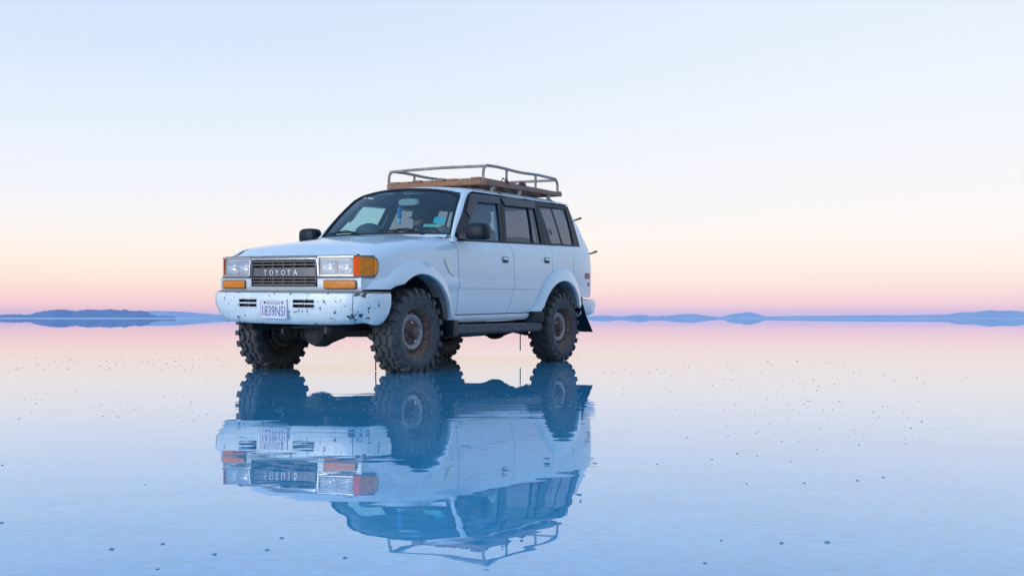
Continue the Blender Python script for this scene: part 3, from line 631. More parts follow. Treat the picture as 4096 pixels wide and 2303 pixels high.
lower = [r for r in R_ if r[0][2] <= 1.28]; upper = [r for r in R_ if r[0][2] >= 1.27]
full = lambda r: [(p[0], p[1], p[2]) for p in r[6:]]+[(p[0], -p[1], p[2]) for p in r[6:-1][::-1]]
tg = build('tailgate', MB().loft([full(r) for r in lower], flip=True), WHITE, CAR, angle=60)
build('rear_glass', MB().loft([full(r) for r in upper], flip=True), GLASST, tg)
build('tailgate_handle', MB().box((-2.385, -.12, .93), (-2.355, .12, .98)), BLACKT, tg, bevel=.006)
# two fold-out rods on the rear corner
for k, (x, y, z) in enumerate([(-2.075, .66, 1.635), (-2.235, .80, 1.235)]):
    br = build('rear_bracket', MB().hexa([(x+.03, y-.01, z-.05), (x-.03, y-.01, z-.05), (x-.03, y+.03, z-.05), (x+.03, y+.03, z-.05), (x+.045, y-.01, z+.05), (x-.0, y-.01, z+.05), (x-.0, y+.03, z+.05), (x+.045, y+.03, z+.05)]), BLACKT, tg, bevel=.006, fixn=True)
    build('rod', MB().tube([(x-.01, y+.01, z-.02), (x-.07, y+.05, z-.005), (x-.13, y+.09, z+.02)], [.010, .010, .014], 8), RUST, br)
# rear bumper
pth = [(-1.93, .895), (-2.05, .905), (-2.22, .90), (-2.36, .875), (-2.44, .82), (-2.47, .70), (-2.48, .4), (-2.485, 0)]
pth = pth+[(x, -y) for x, y in pth[:-1][::-1]]
rows = [[(x*(1-ins*.4)+(.0), y*(1-ins), z) for z, ins in ((.655, .03), (.66, .0), (.62, -.005), (.54, .0), (.49, .02), (.462, .08))] for x, y in pth]
rb = build('rear_bumper', MB().loft(rows), WHITE, CAR, angle=45, fixn=True)
build('bumper_step_pad', MB().loft([[(x, y*.99, .663), (x*.985, y*.9, .668), (x*.95, y*.80, .668)] for x, y in pth]), GREYT, rb, fixn=True)

# front bumper: steel, chipped
half = [(1.80, .908), (1.86, .915), (1.95, .915), (2.03, .905), (2.10, .88), (2.15, .845), (2.185, .80), (2.205, .755), (2.225, .66), (2.243, .55), (2.256, .444), (2.265, .33), (2.270, .205), (2.274, .10)]
pth = half+[(2.275, 0)]+[(x, -y) for x, y in half[::-1]]
LV = [(.737, .030), (.737, .006), (.725, .0), (.681, -.002), (.645, -.003), (.609, -.002), (.56, .004), (.51, .016), (.48, .034), (.463, .062)]
rows = []
for (x, y) in pth:
    e = clamp((2.20-x)/.40); sgn = 1 if y > 0 else -1
    row = []
    for z, ins in LV:
        low = clamp((.66-z)/.20)
        cw = math.exp(-((x-2.13)/.10)**2); ch_ = .10*cw*clamp((.66-z)/.20)**1.6
        xx = x-ins*(1-e)+e*low*low*.085-ch_*.75; yy = y-sgn*ins*e*.7-sgn*.015*e*low-sgn*ch_*.8
        row.append((xx, yy, z+e*low*.006+cw*low*.02))
    rows.append(row)
bm_ = MB(); nrow = len(LV)
bm_.v = [Vector(p) for r in rows for p in r]
def inslot(i, k):
    ym = (pth[i][1]+pth[i+1][1])/2
    return (.205 < abs(ym) < .444) and LV[k][0] <= .682 and LV[k+1][0] >= .608
for i in range(len(pth)-1):
    for k in range(nrow-1):
        if not inslot(i, k): bm_.f.append((i*nrow+k, i*nrow+k+1, (i+1)*nrow+k+1, (i+1)*nrow+k))
bump = build('front_bumper', bm_, CHIP, CAR, angle=40, fixn=True)
for ix in (6, len(pth)-7): build('bumper_seam', MB().tube([(p[0], p[1], p[2]) for p in rows[ix][1:]], .0022, 5), BLACKT, bump)
build('bumper_top_pad', MB().loft([[(x-.012, y*.985, .739), (x-.016, y*.98, .752), (x-.05, y*.955, .754), (x-.13, y*.90, .752)] for x, y in pth]), GREYT, bump, fixn=True)
for side in (1, -1):
    bx = MB(); bx.hexa([(2.20, .20*side, .604), (2.262, .20*side, .604), (2.252, .45*side, .604), (2.20, .45*side, .604), (2.20, .20*side, .686), (2.262, .20*side, .686), (2.252, .45*side, .686), (2.20, .45*side, .686)])
    bx.f = [f for i, f in enumerate(bx.f) if i not in ((3,) if True else ())] if False else bx.f
    rec = MB(); rec.add([(2.225, .19*side, .595), (2.225, .455*side, .595), (2.225, .455*side, .695), (2.225, .19*side, .695), (2.262, .19*side, .595), (2.248, .455*side, .595), (2.248, .455*side, .695), (2.262, .19*side, .695)], [(0, 1, 2, 3), (0, 1, 5, 4), (1, 2, 6, 5), (2, 3, 7, 6), (3, 0, 4, 7)])
    sl_ = build('bumper_slot', rec, mat('slot_dark', (.012, .010, .010), .8), bump)
    build('slot_frame', MB().tube([(2.268, .205*side, .612), (2.268, .205*side, .678), (2.266, .215*side, .684), (2.256, .434*side, .684), (2.254, .444*side, .676), (2.254, .444*side, .614), (2.256, .434*side, .606), (2.266, .215*side, .606)], .007, 6, closed=True), CHIP, sl_)
    build('slot_bar', MB().hexa([(2.228, .205*side, .640), (2.266, .205*side, .640), (2.254, .444*side, .640), (2.225, .444*side, .640), (2.225, .205*side, .652), (2.266, .205*side, .652), (2.254, .444*side, .652), (2.225, .444*side, .652)]), CHIP, sl_, fixn=True)
    build('slot_rib', MB().box((2.227, .322*side-.004, .610), (2.250, .322*side+.004, .682)), PLAST, sl_)
# plate
pl = MB().box((2.277, -.155, .512), (2.284, .158, .676))
plate = build('licence_plate', pl, mat('plate_white', (.70, .72, .78), .4, var=.06, vscale=30), CAR, bevel=.004)
bl = mat('plate_blue', (.10, .16, .42), .5, var=.2, vscale=40)
build('plate_border', MB().tube([(2.285, y, z) for y, z in ((-.15, .518), (.153, .518), (.153, .67), (-.15, .67))], .004, 5, closed=True), mat('plate_frame', (.78, .79, .80), .3), plate)
v_, f_ = text_shape('1839NSI', .262, .088); build('plate_number', MB().add([(2.2855, -.13+a, .535+b) for a, b in v_], f_), bl, plate)
v_, f_ = text_shape('BOLIVIA', .155, .022); build('plate_country', MB().add([(2.2855, -.075+a, .637+b) for a, b in v_], f_), bl, plate)
for y in (-.10, .103): build('plate_bolt', MB().lathe([(0, .008), (.008, .006), (.010, .0)], (2.284, y, .652), (1, 0, 0), 10), BLACKT, plate)
# front valance
def vrow(z, d, ya, yb, n): return [(xf(lerp(ya, yb, i/n))+d-.004, lerp(ya, yb, i/n), z) for i in range(n+1)]
vm = MB()
for ya, yb in ((-.825, -.388), (.388, .825)): vm.loft([vrow(z, d, ya, yb, 6) for z, d in ((.870, -.008), (.864, .0), (.82, .0), (.790, -.002))], flip=True)
vm.loft([vrow(z, d, -.825, .825, 16) for z, d in ((.790, -.002), (.775, -.004), (.75, -.02), (.735, -.05))], flip=True)
vl = build('front_valance', vm, WHITE, CAR, weld=False)
# grille
gr = MB(); yg = [-.375, -.25, -.125, 0, .125, .25, .375]
gr.loft([[(xf(y)-.055, y, z) for y in yg] for z in (.80, 1.03)])
grille = build('grille', gr, mat('grille_dark', (.018, .017, .018), .6), CAR, fixn=False)
def gframe(ya, yb, za, zb_, m, nm, d0, d1):
    mb = MB()
    seg = [lerp(ya, yb, i/6) for i in range(7)]
    for a, b in zip(seg[:-1], seg[1:]):
        mb.hexa([(xf(a)+d0, a, za), (xf(a)+d1, a, za), (xf(b)+d1, b, za), (xf(b)+d0, b, za), (xf(a)+d0, a, zb_), (xf(a)+d1, a, zb_), (xf(b)+d1, b, zb_), (xf(b)+d0, b, zb_)])
    return build(nm, mb, m, grille, fixn=True)
GB = mat('grille_bar_grey', (.17, .155, .15), .5, var=.2, vscale=30)
for z in (1.010, .983): gframe(-.365, .365, z-.005, z+.005, GB, 'grille_bar', -.04, -.004)
for z in (.862, .835, .81): gframe(-.365, .365, z-.005, z+.005, GB, 'grille_bar', -.04, -.002)
for y in (-.25, -.125, 0, .125, .25):
    for za, zb_ in ((.955, 1.022), (.806, .876)):
        build('grille_rib', MB().box((xf(y)-.05, y-.003, za), (xf(y)-.012, y+.003, zb_)), GB, grille)
gframe(-.368, .368, .880, .957, mat('name_panel_grey', (.12, .13, .145), .35, metal=.3, var=.1), 'name_panel', -.05, -.006)
v_, f_ = text_shape('TOYOTA', .395, .046)
# spread the six letters apart: build them one by one
xx0 = -.222
for ch, w_ in zip('TOYOTA', (.040, .046, .044, .046, .040, .046)):
    v_, f_ = text_shape(ch, w_, .044); mb = MB(); n_ = len(v_)
    mb.add([(xf(xx0+a)-.003, xx0+a, .893+b) for a, b in v_], f_)
    mb.add([(xf(xx0+a)+.002, xx0+a, .893+b) for a, b in v_], f_)
    build('grille_letter', mb, mat('letter_silver', (.75, .78, .82), .3, metal=.2), grille, body=True)
    xx0 += .0705
# grille surround: dark lower frame, bright frame beside and above
gframe(-.385, .385, .793, .801, PLAST, 'grille_lower_frame', -.05, .006)
sur = MB()
pt = [(-.405, .885), (-.402, .96), (-.392, 1.02), (-.376, 1.034), (.376, 1.034), (.392, 1.02), (.402, .96), (.405, .885)]
seg = []
for i in range(len(pt)-1):
    m = 8 if i == 3 else 1
    for k in range(m): seg.append((lerp(pt[i][0], pt[i+1][0], k/m), lerp(pt[i][1], pt[i+1][1], k/m)))
seg.append(pt[-1])
build('grille_surround', MB().tube([(xf(y)+.0, y, z) for y, z in seg], .013, 8), CHROME, grille)
build('hood_lip_trim', MB().loft([[(xf(y)-.0, y, z) for z in (1.044, 1.062)] for y in [-.75+.1*i for i in range(16)]]), GREYT, grille)
for s in (1, -1):
    build('grille_side_frame', MB().hexa([(xf(.37)-.05, .366*s, .80), (xf(.37)+.004, .372*s, .80), (xf(.39)+.004, .386*s, .86), (xf(.39)-.05, .386*s, .86), (xf(.37)-.05, .362*s, 1.026), (xf(.37)+.002, .362*s, 1.026), (xf(.39)+.002, .392*s, 1.026), (xf(.39)-.05, .392*s, 1.026)]), PLAST, grille, fixn=True)
# wipers
for (py, x0, tip) in ((-.20, .80, -.70), (.50, .755, .02)):
    u0 = py/.735; u1 = tip/.735
    piv = wsp(u0, -.015)+Vector((.03, 0, .0))
    wp = build('wiper', MB().tube([piv, piv+Vector((.01, -.02, .02)), wsp(lerp(u0, u1, .35), .055)+Vector((.03, 0, .02)), wsp(lerp(u0, u1, .6), .05)+Vector((.025, 0, .018))], [.014, .010, .008, .006], 8), BLACKT, CAR)
    build('wiper_blade', MB().tube([wsp(lerp(u0, u1, t), .035+.02*t)+Vector((.014, 0, .009)) for t in (.15, .35, .6, .8, 1.0)], .008, 6), BLACKT, wp)
    build('wiper_pivot', MB().lathe([(.0, .03), (.018, .025), (.02, 0)], piv-Vector((0, 0, .015)), (.5, 0, 1), 12), BLACKT, wp)

# ------------------------------------------------------------------ underside and running gear
und = build('floor_pan', MB().box((-2.25, -.78, .455), (.82, .78, .54)), MUD, CAR, bevel=.02)
build('engine_bay_floor', MB().box((.82, -.50, .47), (2.10, .50, .56)), MUD, und, bevel=.02)
build('front_crossmember', MB().box((1.98, -.52, .47), (2.10, .52, .60)), MUD, und, bevel=.02)
for s in (1, -1):
    build('chassis_rail', MB().box((-2.25, .46*s-.05, .40), (2.12, .46*s+.05, .48)), MUD, und, bevel=.01)
build('gearbox', MB().lathe([(.05, 0), (.13, .05), (.16, .35), (.13, .6), (.18, .8), (.17, 1.1), (.06, 1.25)], (.95, -.02, .47), (-1, 0, -.02), 16, cap=True), MUD, und)
build('crossmember', MB().box((-.30, -.45, .33), (-.14, .45, .42)), MUD, und, bevel=.02)
build('fuel_tank', MB().box((-1.15, -.30, .33), (-.35, .40, .46)), MUD, und, bevel=.05)
build('exhaust_silencer', MB().lathe([(.03, 0), (.09, .03), (.09, .62), (.03, .66)], (.15, .42, .365), (-1, 0, 0), 16, cap=True), RUST, und)
build('exhaust_pipe', MB().tube([(.9, .30, .38), (.5, .40, .36), (.1, .42, .36), (-.55, .42, .36), (-.9, .5, .40), (-1.3, .45, .52), (-1.8, .5, .42), (-2.3, .55, .40)], .028, 10), RUST, und)
for x in (.85, .45, .05): build('skid_bracket', MB().box((x-.06, .25, .30), (x+.06, .52, .40)), MUD, und, bevel=.02)
def axle(x, zc, front):
    nm = 'front_axle' if front else 'rear_axle'
    yd = -.20 if front else 0.0
    ax = build(nm, MB().tube([(x, -.70, zc), (x, -.45, zc), (x, -.33, zc), (x, .0, zc), (x, .45, zc), (x, .70, zc)], [.05, .05, .055, .055, .05, .05], 12), MUD, CAR, body=False)
    build('differential', MB().lathe([(.02, .155), (.07, .15), (.125, .11), (.142, .06), (.145, .0), (.145, -.03), (.12, -.09), (.06, -.22), (.05, -.28)], (x, yd, zc-.005), (1 if front else -1, 0, 0), 20, cap=True), MUD if not front else mat('diff_cast_iron', (.10, .098, .098), .7, var=.5, vscale=18, bump=.002), ax, body=False)
    build('axle_shoulder', MB().lathe([(.055, -.30), (.085, -.2), (.11, -.10), (.12, 0), (.11, .10), (.085, .17), (.055, .27)], (x, yd, zc-.01), (0, 1, 0), 16), MUD, ax, body=False)
    for s in (1, -1):
        build('hub_knuckle', MB().lathe([(.06, 0), (.105, .04), (.12, .10), (.13, .14), (.12, .18)], (x, .52*s, zc), (0, s, 0), 16, cap=True), MUD, ax, body=False)
        build('brake_disc', MB().lathe([(.04, 0), (.155, 0), (.155, .022), (.04, .022)], (x, .68*s, zc), (0, s, 0), 24), RUST, ax, body=False)
        build('coil_spring', MB().tube([(x+.04+.055*cos(t*.8), .46*s+.055*sin(t*.8), zc+.06+t*.0085) for t in range(0, 32)], .011, 6), STEEL, ax, body=False)
        build('shock_absorber', MB().tube([(x-.06, .54*s, zc-.02), (x-.03, .52*s, zc+.22), (x-.02, .51*s, zc+.42)], [.03, .03, .022], 10), STEEL, ax, body=False)
        build('radius_arm', MB().tube([(x+.10, .44*s, zc-.02), (x, .44*s, zc-.075), (x-(.9 if front else -.9), .42*s, zc+.04)], .03, 8), MUD, ax, body=False)
    if front:
        build('tie_rod', MB().tube([(x-.18, -.62, zc-.02), (x-.18, .62, zc-.02)], .018, 8), STEEL, ax, body=False)
        build('steering_link', MB().tube([(x+.17, -.60, zc+.035), (x+.19, .10, zc+.06), (x+.18, .50, zc+.075)], .019, 8), mat('link_grey', (.13, .125, .12), .6, var=.4, vscale=20), ax, body=False)
        build('track_bar', MB().tube([(x+.12, .48, zc+.17), (x+.12, -.50, zc+.07)], .018, 8), STEEL, ax, body=False)
        build('drain_plug', MB().lathe([(0, .165), (.016, .163), (.018, .14)], (x, yd+.02, zc+.03), (1, 0, 0), 10), BLACKT, ax, body=False)
    return ax
RT = .392
FZ, RZ = .362, .387
axle(1.425, FZ, True); axle(-1.425, RZ, False)
build('tow_hook', MB().tube([(2.14, .02, .44), (2.19, .02, .42), (2.19, .02, .385), (2.15, .02, .375)], .011, 8), STEEL, CAR)
for y in (.50, -.50): build('tow_eye', MB().tube([(2.10, y, .46), (2.17, y, .44), (2.18, y, .40), (2.14, y, .385)], .012, 8), STEEL, CAR)
# dangling ground chain and strap
lk = None
P0 = Vector((-1.518, .30, .40))
chain = MB()
for k in range(14):
    z = .300-k*.0145
    chain.tube([(P0.x+(.006*cos(a) if k % 2 else 0), P0.y+(0 if k % 2 else .006*cos(a)), z+.010*sin(a)) for a in [2*pi*i/8 for i in range(8)]], .0032, 5, closed=True)
build('hanging_chain', chain, STEEL, CAR, body=False)
build('ground_strap', MB().tube([(1.425, .45, .32), (1.428, .45, .22), (1.422, .447, .12), (1.432, .452, .05), (1.428, .45, .004)], .006, 6), BLACKT, CAR, body=False)

# wheels
def make_tyre(seed):
    rnd = random.Random(seed); mb = MB(); hw = .128
    prof = [(.222, -.105), (.235, -.118), (.27, -hw-.006), (.31, -hw-.006), (.345, -hw+.004), (.366, -hw+.022), (.372, -.09), (.374, 0), (.372, .09), (.366, hw-.022), (.345, hw-.004), (.31, hw+.006), (.27, hw+.006), (.235, .118), (.222, .105)]
    mb.lathe(prof, (0, 0, 0), (0, 1, 0), 64)
    nl = 22
    def lug(a, da, y0, y1, r0, r1, sk, tp=.8):
        p = []
        for rr2, f in ((r0, 1), (r1, tp)):
            for (sa, yy) in ((-1, y0), (1, y0), (1, y1), (-1, y1)):
                am = a+sa*da*f+sk*(yy-(y0+y1)/2); ym = lerp((y0+y1)/2, yy, f if rr2 == r1 else 1)
                p.append((rr2*sin(am), ym, rr2*cos(am)))
        mb.hexa(p)
    for k in range(nl):
        a = 2*pi*k/nl
        for s in (1, -1):
            aa = a+(.5*2*pi/nl if s < 0 else 0)
            long = k % 2
            y1 = hw+.004
            p = []
            da = .075 if long else .066
            # shoulder block wrapping on to the sidewall
            for (rr2, ym0, ym1, f) in ((.355, .070, y1-.012, 1.), (RT+.002, .074, y1-.010, .86)):
                for (sa, yy) in ((-1, ym0), (1, ym0), (1, ym1), (-1, ym1)): p.append((rr2*sin(aa+sa*da*f), yy*s, rr2*cos(aa+sa*da*f)))
            mb.hexa(p)
            p = []
            rin = .322 if long else .338
            for (rr2, ym0, ym1, f) in ((rin, hw-.004, hw+.010, .8), (RT-.010, hw-.02, hw+.006, .9)):
                for (sa, yy) in ((-1, ym0), (1, ym0), (1, ym1), (-1, ym1)): p.append((rr2*sin(aa+sa*da*f), yy*s, rr2*cos(aa+sa*da*f)))
            mb.hexa(p)
            lug(aa+.14, .062, .006*s, .066*s, .368, RT, s*1.2)
            lug(aa+.01, .050, .012*s, .062*s, .368, RT-.002, -s*1.6)
    # raised ring on the sidewall
    for s in (1, -1):
        mb.lathe([(.300, s*(hw+.004)), (.302, s*(hw+.010)), (.308, s*(hw+.010)), (.310, s*(hw+.004))], (0, 0, 0), (0, 1, 0), 64)
    return mb
def turned(mb, c, rot, s):
    r = MB(); ca, sa = cos(rot), sin(rot)
    for p in mb.v: r.v.append(Vector((p.x*ca+p.z*sa, p.y*s, -p.x*sa+p.z*ca))+Vector(c))
    r.f = [f[::-1] for f in mb.f] if s < 0 else list(mb.f); return r
TY = make_tyre(1)
for i, (x, y, z, s) in enumerate([(1.425, .80, FZ, 1), (1.425, -.815, FZ, -1), (-1.425, .797, RZ, 1), (-1.425, -.80, RZ, -1)]):
    c = Vector((x, y, z)); rot = .37*i+.1
    # steel wheel: rim barrel
    prof = [(.205, -.10), (.216, -.108), (.205, -.095), (.200, -.07), (.19, -.03), (.188, .0), (.192, .045), (.203, .075), (.212, .09), (.222, .100), (.236, .108), (.240, .116), (.232, .120), (.222, .112)]
    wb = MB().lathe(prof, (0, 0, 0), (0, 1, 0), 48)
    w = build('wheel', turned(wb, c, rot, s), RUST, CAR, body=False, angle=40)
    build('tyre', turned(TY, c, rot, s), RUBBER, w, body=False, angle=32)
    disc = MB().lathe([(.190, .01), (.178, .022), (.168, .040), (.160, .058), (.153, .066), (.146, .068), (.138, .064), (.128, .05), (.116, .043), (.085, .04), (.085, .0)], (0, 0, 0), (0, 1, 0), 48)
    build('wheel_disc', turned(disc, c, rot, s), RIMG, w, body=False, angle=50)
    for k in range(8):
        a = 2*pi*k/8
        hl_ = MB().lathe([(.0, .004), (.012, .004), (.014, -.001)], (.170*sin(a), .0365, .170*cos(a)), (sin(a)*.85, .5, cos(a)*.85), 10)
        build('vent_hole', turned(hl_, c, rot, s), BLACKT, w, body=False)
    hub = MB().lathe([(.118, .046), (.09, .052), (.062, .056), (.056, .075), (.05, .10), (.042, .106), (.0, .108)], (0, 0, 0), (0, 1, 0), 32)
    build('hub', turned(hub, c, rot, s), mat('rusty_hub', (.17, .11, .09), .75, vscale=40, col2=(.06, .045, .05)), w, body=False, angle=40)
    for k in range(6):
        a = 2*pi*k/6+.2
        nutm = MB().lathe([(.013, .05), (.013, .072), (.009, .078), (.0, .079)], (.088*sin(a), 0, .088*cos(a)), (0, 1, 0), 6)
        build('lug_nut', turned(nutm, c, rot, s), CHROME if k % 3 == 0 else RUST, w, body=False, angle=30)

# ------------------------------------------------------------------ cabin
cab = build('cabin_floor', MB().box((-2.2, -.76, .56), (.80, .76, .62)), INTER, CAR)
for s in (1, -1):
    build('door_trim', MB().loft([[(x, yy*s, zz+.0185*(.7-x)*(zz > 1)) for yy, zz in ((.78, .60), (.80, 1.0), (.79, 1.18), (.845, 1.235))] for x in (.70, .2, -.3, -.8, -1.3, -1.9, -2.2)], flip=(s > 0)), INTER, cab)
    for (x0, x1) in ((-.115, -.37), (-1.02, -1.15)):
        build('pillar_cover', MB().hexa([(x0, .80*s, 1.23), (x0-.13, .80*s, 1.23), (x0-.13, .845*s, 1.23), (x0, .845*s, 1.23), (x1+.05, .635*s, 1.76), (x1-.07, .635*s, 1.76), (x1-.07, .675*s, 1.76), (x1+.05, .675*s, 1.76)]), TEALTRIM, cab, fixn=True, bevel=.01)
dash = MB()
sec = [(.80, 1.285), (.70, 1.305), (.56, 1.31), (.47, 1.295), (.43, 1.25), (.42, 1.12), (.47, .95), (.60, .80)]
dash.loft([[(x-.10*(abs(y)/.74)**2*(x > .6), y, z) for x, z in sec] for y in (-.755, -.5, -.25, 0, .25, .5, .755)])
db = build('dashboard', dash, INTER, CAR, fixn=True)
# round-topped instrument hood on the far side of the dash, and its twin's low cowl behind the wheel
def dome(yc, w, h, x0, x1):
    rows = []
    for x, k in ((x0, .55), (lerp(x0, x1, .3), .92), (lerp(x0, x1, .6), 1.), (x1, .96)):
        rows.append([(x, yc+w*k*cos(a), 1.295+h*k*max(0, sin(a))**.8) for a in [pi*i/14 for i in range(15)]])
    mb = MB().loft(rows); mb.add(rows[-1], [tuple(range(15))]); mb.add(rows[0], [tuple(range(14, -1, -1))]); return mb
build('instrument_hood', dome(-.36, .17, .165, .62, .44), INTER, db, fixn=True)
build('instrument_cowl', dome(.24, .22, .075, .62, .44), INTER, db, fixn=True)
for y in (-.06, .0, .05, .09): build('dash_clutter', MB().lathe([(.02, 0), (.025, .02), (.018, .05+.02*sin(y*60)), (.008, .07)], (.62, y, 1.305), (0, 0, 1), 8, cap=True), mat('clutter_tan', (.22, .19, .16), .8, var=.4, vscale=30), db)
sw = MB().tube([(.36+.10*cos(a)*.45, .30+.19*sin(a), 1.235+.17*cos(a)) for a in [2*pi*i/28 for i in range(28)]], .014, 8, closed=True)
swo = build('steering_wheel', sw, BLACKT, CAR)
build('wheel_boss', MB().tube([(.36, .30, 1.235), (.46, .30, 1.19), (.60, .30, 1.12)], [.06, .04, .035], 12), BLACKT, swo)
for a in (pi/2, -pi/2, pi): build('wheel_spoke', MB().tube([(.36, .30, 1.235), (.36+.045*cos(a), .30+.18*sin(a), 1.235+.165*cos(a))], .016, 6), BLACKT, swo)
def seat(y, x, w, hback, nm, rest=True, lean=.22):
    rows = []
    st = [build(nm, MB().hexa([(x, y-w, .80), (x+.52, y-w, .84), (x+.52, y+w, .84), (x, y+w, .80), (x, y-w, .95), (x+.52, y-w, .98), (x+.52, y+w, .98), (x, y+w, .95)]), SEAT, CAR, bevel=.05, fixn=True)][0]
    rows = []
    for t, k in ((0, .96), (.3, 1.), (.7, .98), (.92, .84), (1.0, .6)):
        z = .93+hback*t; xc = x+.03-lean*t
        rows.append([(xc+(.07 if abs(cos(a)) < .9 else .05)*(1 if cos(a) > 0 else -1)*min(1, abs(cos(a))*1.6), y+w*k*(abs(sin(a))**.6)*(1 if sin(a) > 0 else -1), z) for a in [2*pi*i/20 for i in range(21)]])
    mb = MB().loft(rows); mb.add(rows[-1][:-1], [tuple(range(20))])
    build('backrest', mb, SEAT, st, fixn=True, angle=60)
    if rest:
        rows = []
        for t, k in ((0, .75), (.15, .95), (.6, 1.), (.9, .8), (1., .45)):
            z = .93+hback+.045+.17*t; xc = x+.03-lean-.02
            rows.append([(xc+.05*k*cos(a), y+.135*k*(abs(sin(a))**.7)*(1 if sin(a) > 0 else -1), z) for a in [2*pi*i/16 for i in range(17)]])
        mb = MB().loft(rows); mb.add(rows[-1][:-1], [tuple(range(16))]); mb.add(rows[0][:-1], [tuple(range(15, -1, -1))])
        build('headrest', mb, SEAT, st, fixn=True, angle=60)
        for s in (-.05, .05): build('headrest_post', MB().tube([(x+.01-lean, y+s, .93+hback-.02), (x+.01-lean, y+s, .93+hback+.08)], .007, 6), CHROME, st)
    return st
seat(.38, -.28, .25, .50, 'front_seat'); seat(-.38, -.28, .25, .50, 'front_seat'); seat(.0, -1.22, .66, .46, 'rear_bench', rest=False)
seat(.40, -1.95, .24, .42, 'third_row_seat', rest=False); seat(-.40, -1.95, .24, .42, 'third_row_seat', rest=False)
# interior mirror
mir = []
for x, k in ((.335, .8), (.345, 1.), (.365, 1.), (.375, .85)):
    mir.append([(x-.05*(sin(a)*.12), .04+.125*k*(abs(sin(a))**.5)*(1 if sin(a) > 0 else -1), 1.672+.038*k*(abs(cos(a))**.5)*(1 if cos(a) > 0 else -1)) for a in [2*pi*i/20 for i in range(21)]])
mb = MB().loft(mir); mb.add(mir[-1][:-1], [tuple(range(20))]); mb.add(mir[0][:-1], [tuple(range(19, -1, -1))])
imr = build('interior_mirror', mb, mat('mirror_back', (.22, .32, .35), .35, var=.1), CAR, fixn=True, angle=50)
build('mirror_stalk', MB().tube([(.36, .04, 1.70), (.375, .045, 1.74), (.40, .05, 1.775)], .009, 6), HEADL, imr)

# ------------------------------------------------------------------ roof rack
rk = MB()
XF, XR, YW = -.165, -1.905, .625
def rz(x): return 1.905+.022*(XF-x)/1.74
for s in (1, -1):
    rk.hexa([(XR, s*YW-.018, rz(XR)-.03), (XF, s*YW-.018, rz(XF)-.03), (XF, s*YW+.018, rz(XF)-.03), (XR, s*YW+.018, rz(XR)-.03), (XR, s*YW-.018, rz(XR)+.012), (XF, s*YW-.018, rz(XF)+.03), (XF, s*YW+.018, rz(XF)+.03), (XR, s*YW+.018, rz(XR)+.012)])
for x in (XF, XR): rk.hexa([(x-.018, -YW, rz(x)-.03), (x+.018, -YW, rz(x)-.03), (x+.018, YW, rz(x)-.03), (x-.018, YW, rz(x)-.03), (x-.018, -YW, rz(x)+.03), (x+.018, -YW, rz(x)+.03), (x+.018, YW, rz(x)+.03), (x-.018, YW, rz(x)+.03)])
rack = build('roof_rack', rk, RAILM, CAR, bevel=.004, fixn=True)
for i in range(8):
    y = -.53+1.06*i/7; dzp = random.uniform(-.004, .014); w = .057
    build('plank', MB().hexa([(XR+.03, y-w, rz(XR)+.002), (XF+.03, y-w, rz(XF)+.022+dzp), (XF+.03, y+w, rz(XF)+.022+dzp), (XR+.03, y+w, rz(XR)+.002), (XR+.03, y-w, rz(XR)+.026), (XF+.03, y-w, rz(XF)+.046+dzp), (XF+.03, y+w, rz(XF)+.046+dzp), (XR+.03, y+w, rz(XR)+.026)]), WOOD if i % 3 else WOOD2, rack, bevel=.004, fixn=True)
for x in (-.38, -.66, -.95, -1.30, -1.64):
    build('cross_bar', MB().box((x-.02, -.60, rz(x)-.055), (x+.02, .60, rz(x)-.012)), RAILM, rack, bevel=.004)
# facing boards on the rail
build('front_board', MB().hexa([(XF+.019, -.60, rz(XF)-.022), (XF+.031, -.60, rz(XF)-.022), (XF+.031, .60, rz(XF)-.022), (XF+.019, .60, rz(XF)-.022), (XF+.019, -.60, rz(XF)+.022), (XF+.031, -.60, rz(XF)+.022), (XF+.031, .60, rz(XF)+.022), (XF+.019, .60, rz(XF)+.022)]), WOOD, rack, fixn=True)
ZT_ = 2.083
def ring_rail():
    pts = []
    x0, x1, yw, c = -1.80, XF-.0, .62, .06
    def corner(cx, cy, a0):
        for k in range(7): pts.append((cx+c*cos(radians(a0+15*k)), cy+c*sin(radians(a0+15*k))))
    corner(x1-c, yw-c, 0); corner(x0+c, yw-c, 90); corner(x0+c, -yw+c, 180); corner(x1-c, -yw+c, 270)
    return [(x, y, ZT_+.014*(XF-x)/1.7+.008*sin(x*3)) for x, y in pts]
# top hoop: sides with posts bent down at the four corners
def hoop(p0, p1, name):
    a = Vector(p0); b = Vector(p1); d = (b-a).normalized(); pts = []
    za, zb_ = rz(a.x)+.01, rz(b.x)+.01
    r_ = .085
    pts.append(Vector((a.x, a.y, za))); pts.append(Vector((a.x, a.y, a.z-r_)))
    for k in range(1, 6):
        t = radians(18*k); pts.append(Vector((a.x, a.y, a.z-r_))+d*(r_*(1-cos(t)))+Vector((0, 0, r_*sin(t))))
    nm = 8
    for k in range(1, nm):
        q = (a+d*r_).lerp(b-d*r_, k/nm); q.z += .006*sin(k*1.3); pts.append(q)
    for k in range(5, 0, -1):
        t = radians(18*k); pts.append(Vector((b.x, b.y, b.z-r_))-d*(r_*(1-cos(t)))+Vector((0, 0, r_*sin(t))))
    pts.append(Vector((b.x, b.y, b.z-r_))); pts.append(Vector((b.x, b.y, zb_)))
    return build(name, MB().tube(pts, .016, 8), TUBEM, rack)
for s in (1, -1): hoop((XF, s*.615, ZT_), (-1.84, s*.615, ZT_+.012), 'side_tube')
build('front_tube', MB().tube([(XF-.022, -.615, ZT_-.012), (XF-.015, -.3, ZT_-.004), (XF-.015, .1, ZT_-.002), (XF-.022, .615, ZT_-.012)], .016, 8), TUBEM, rack)
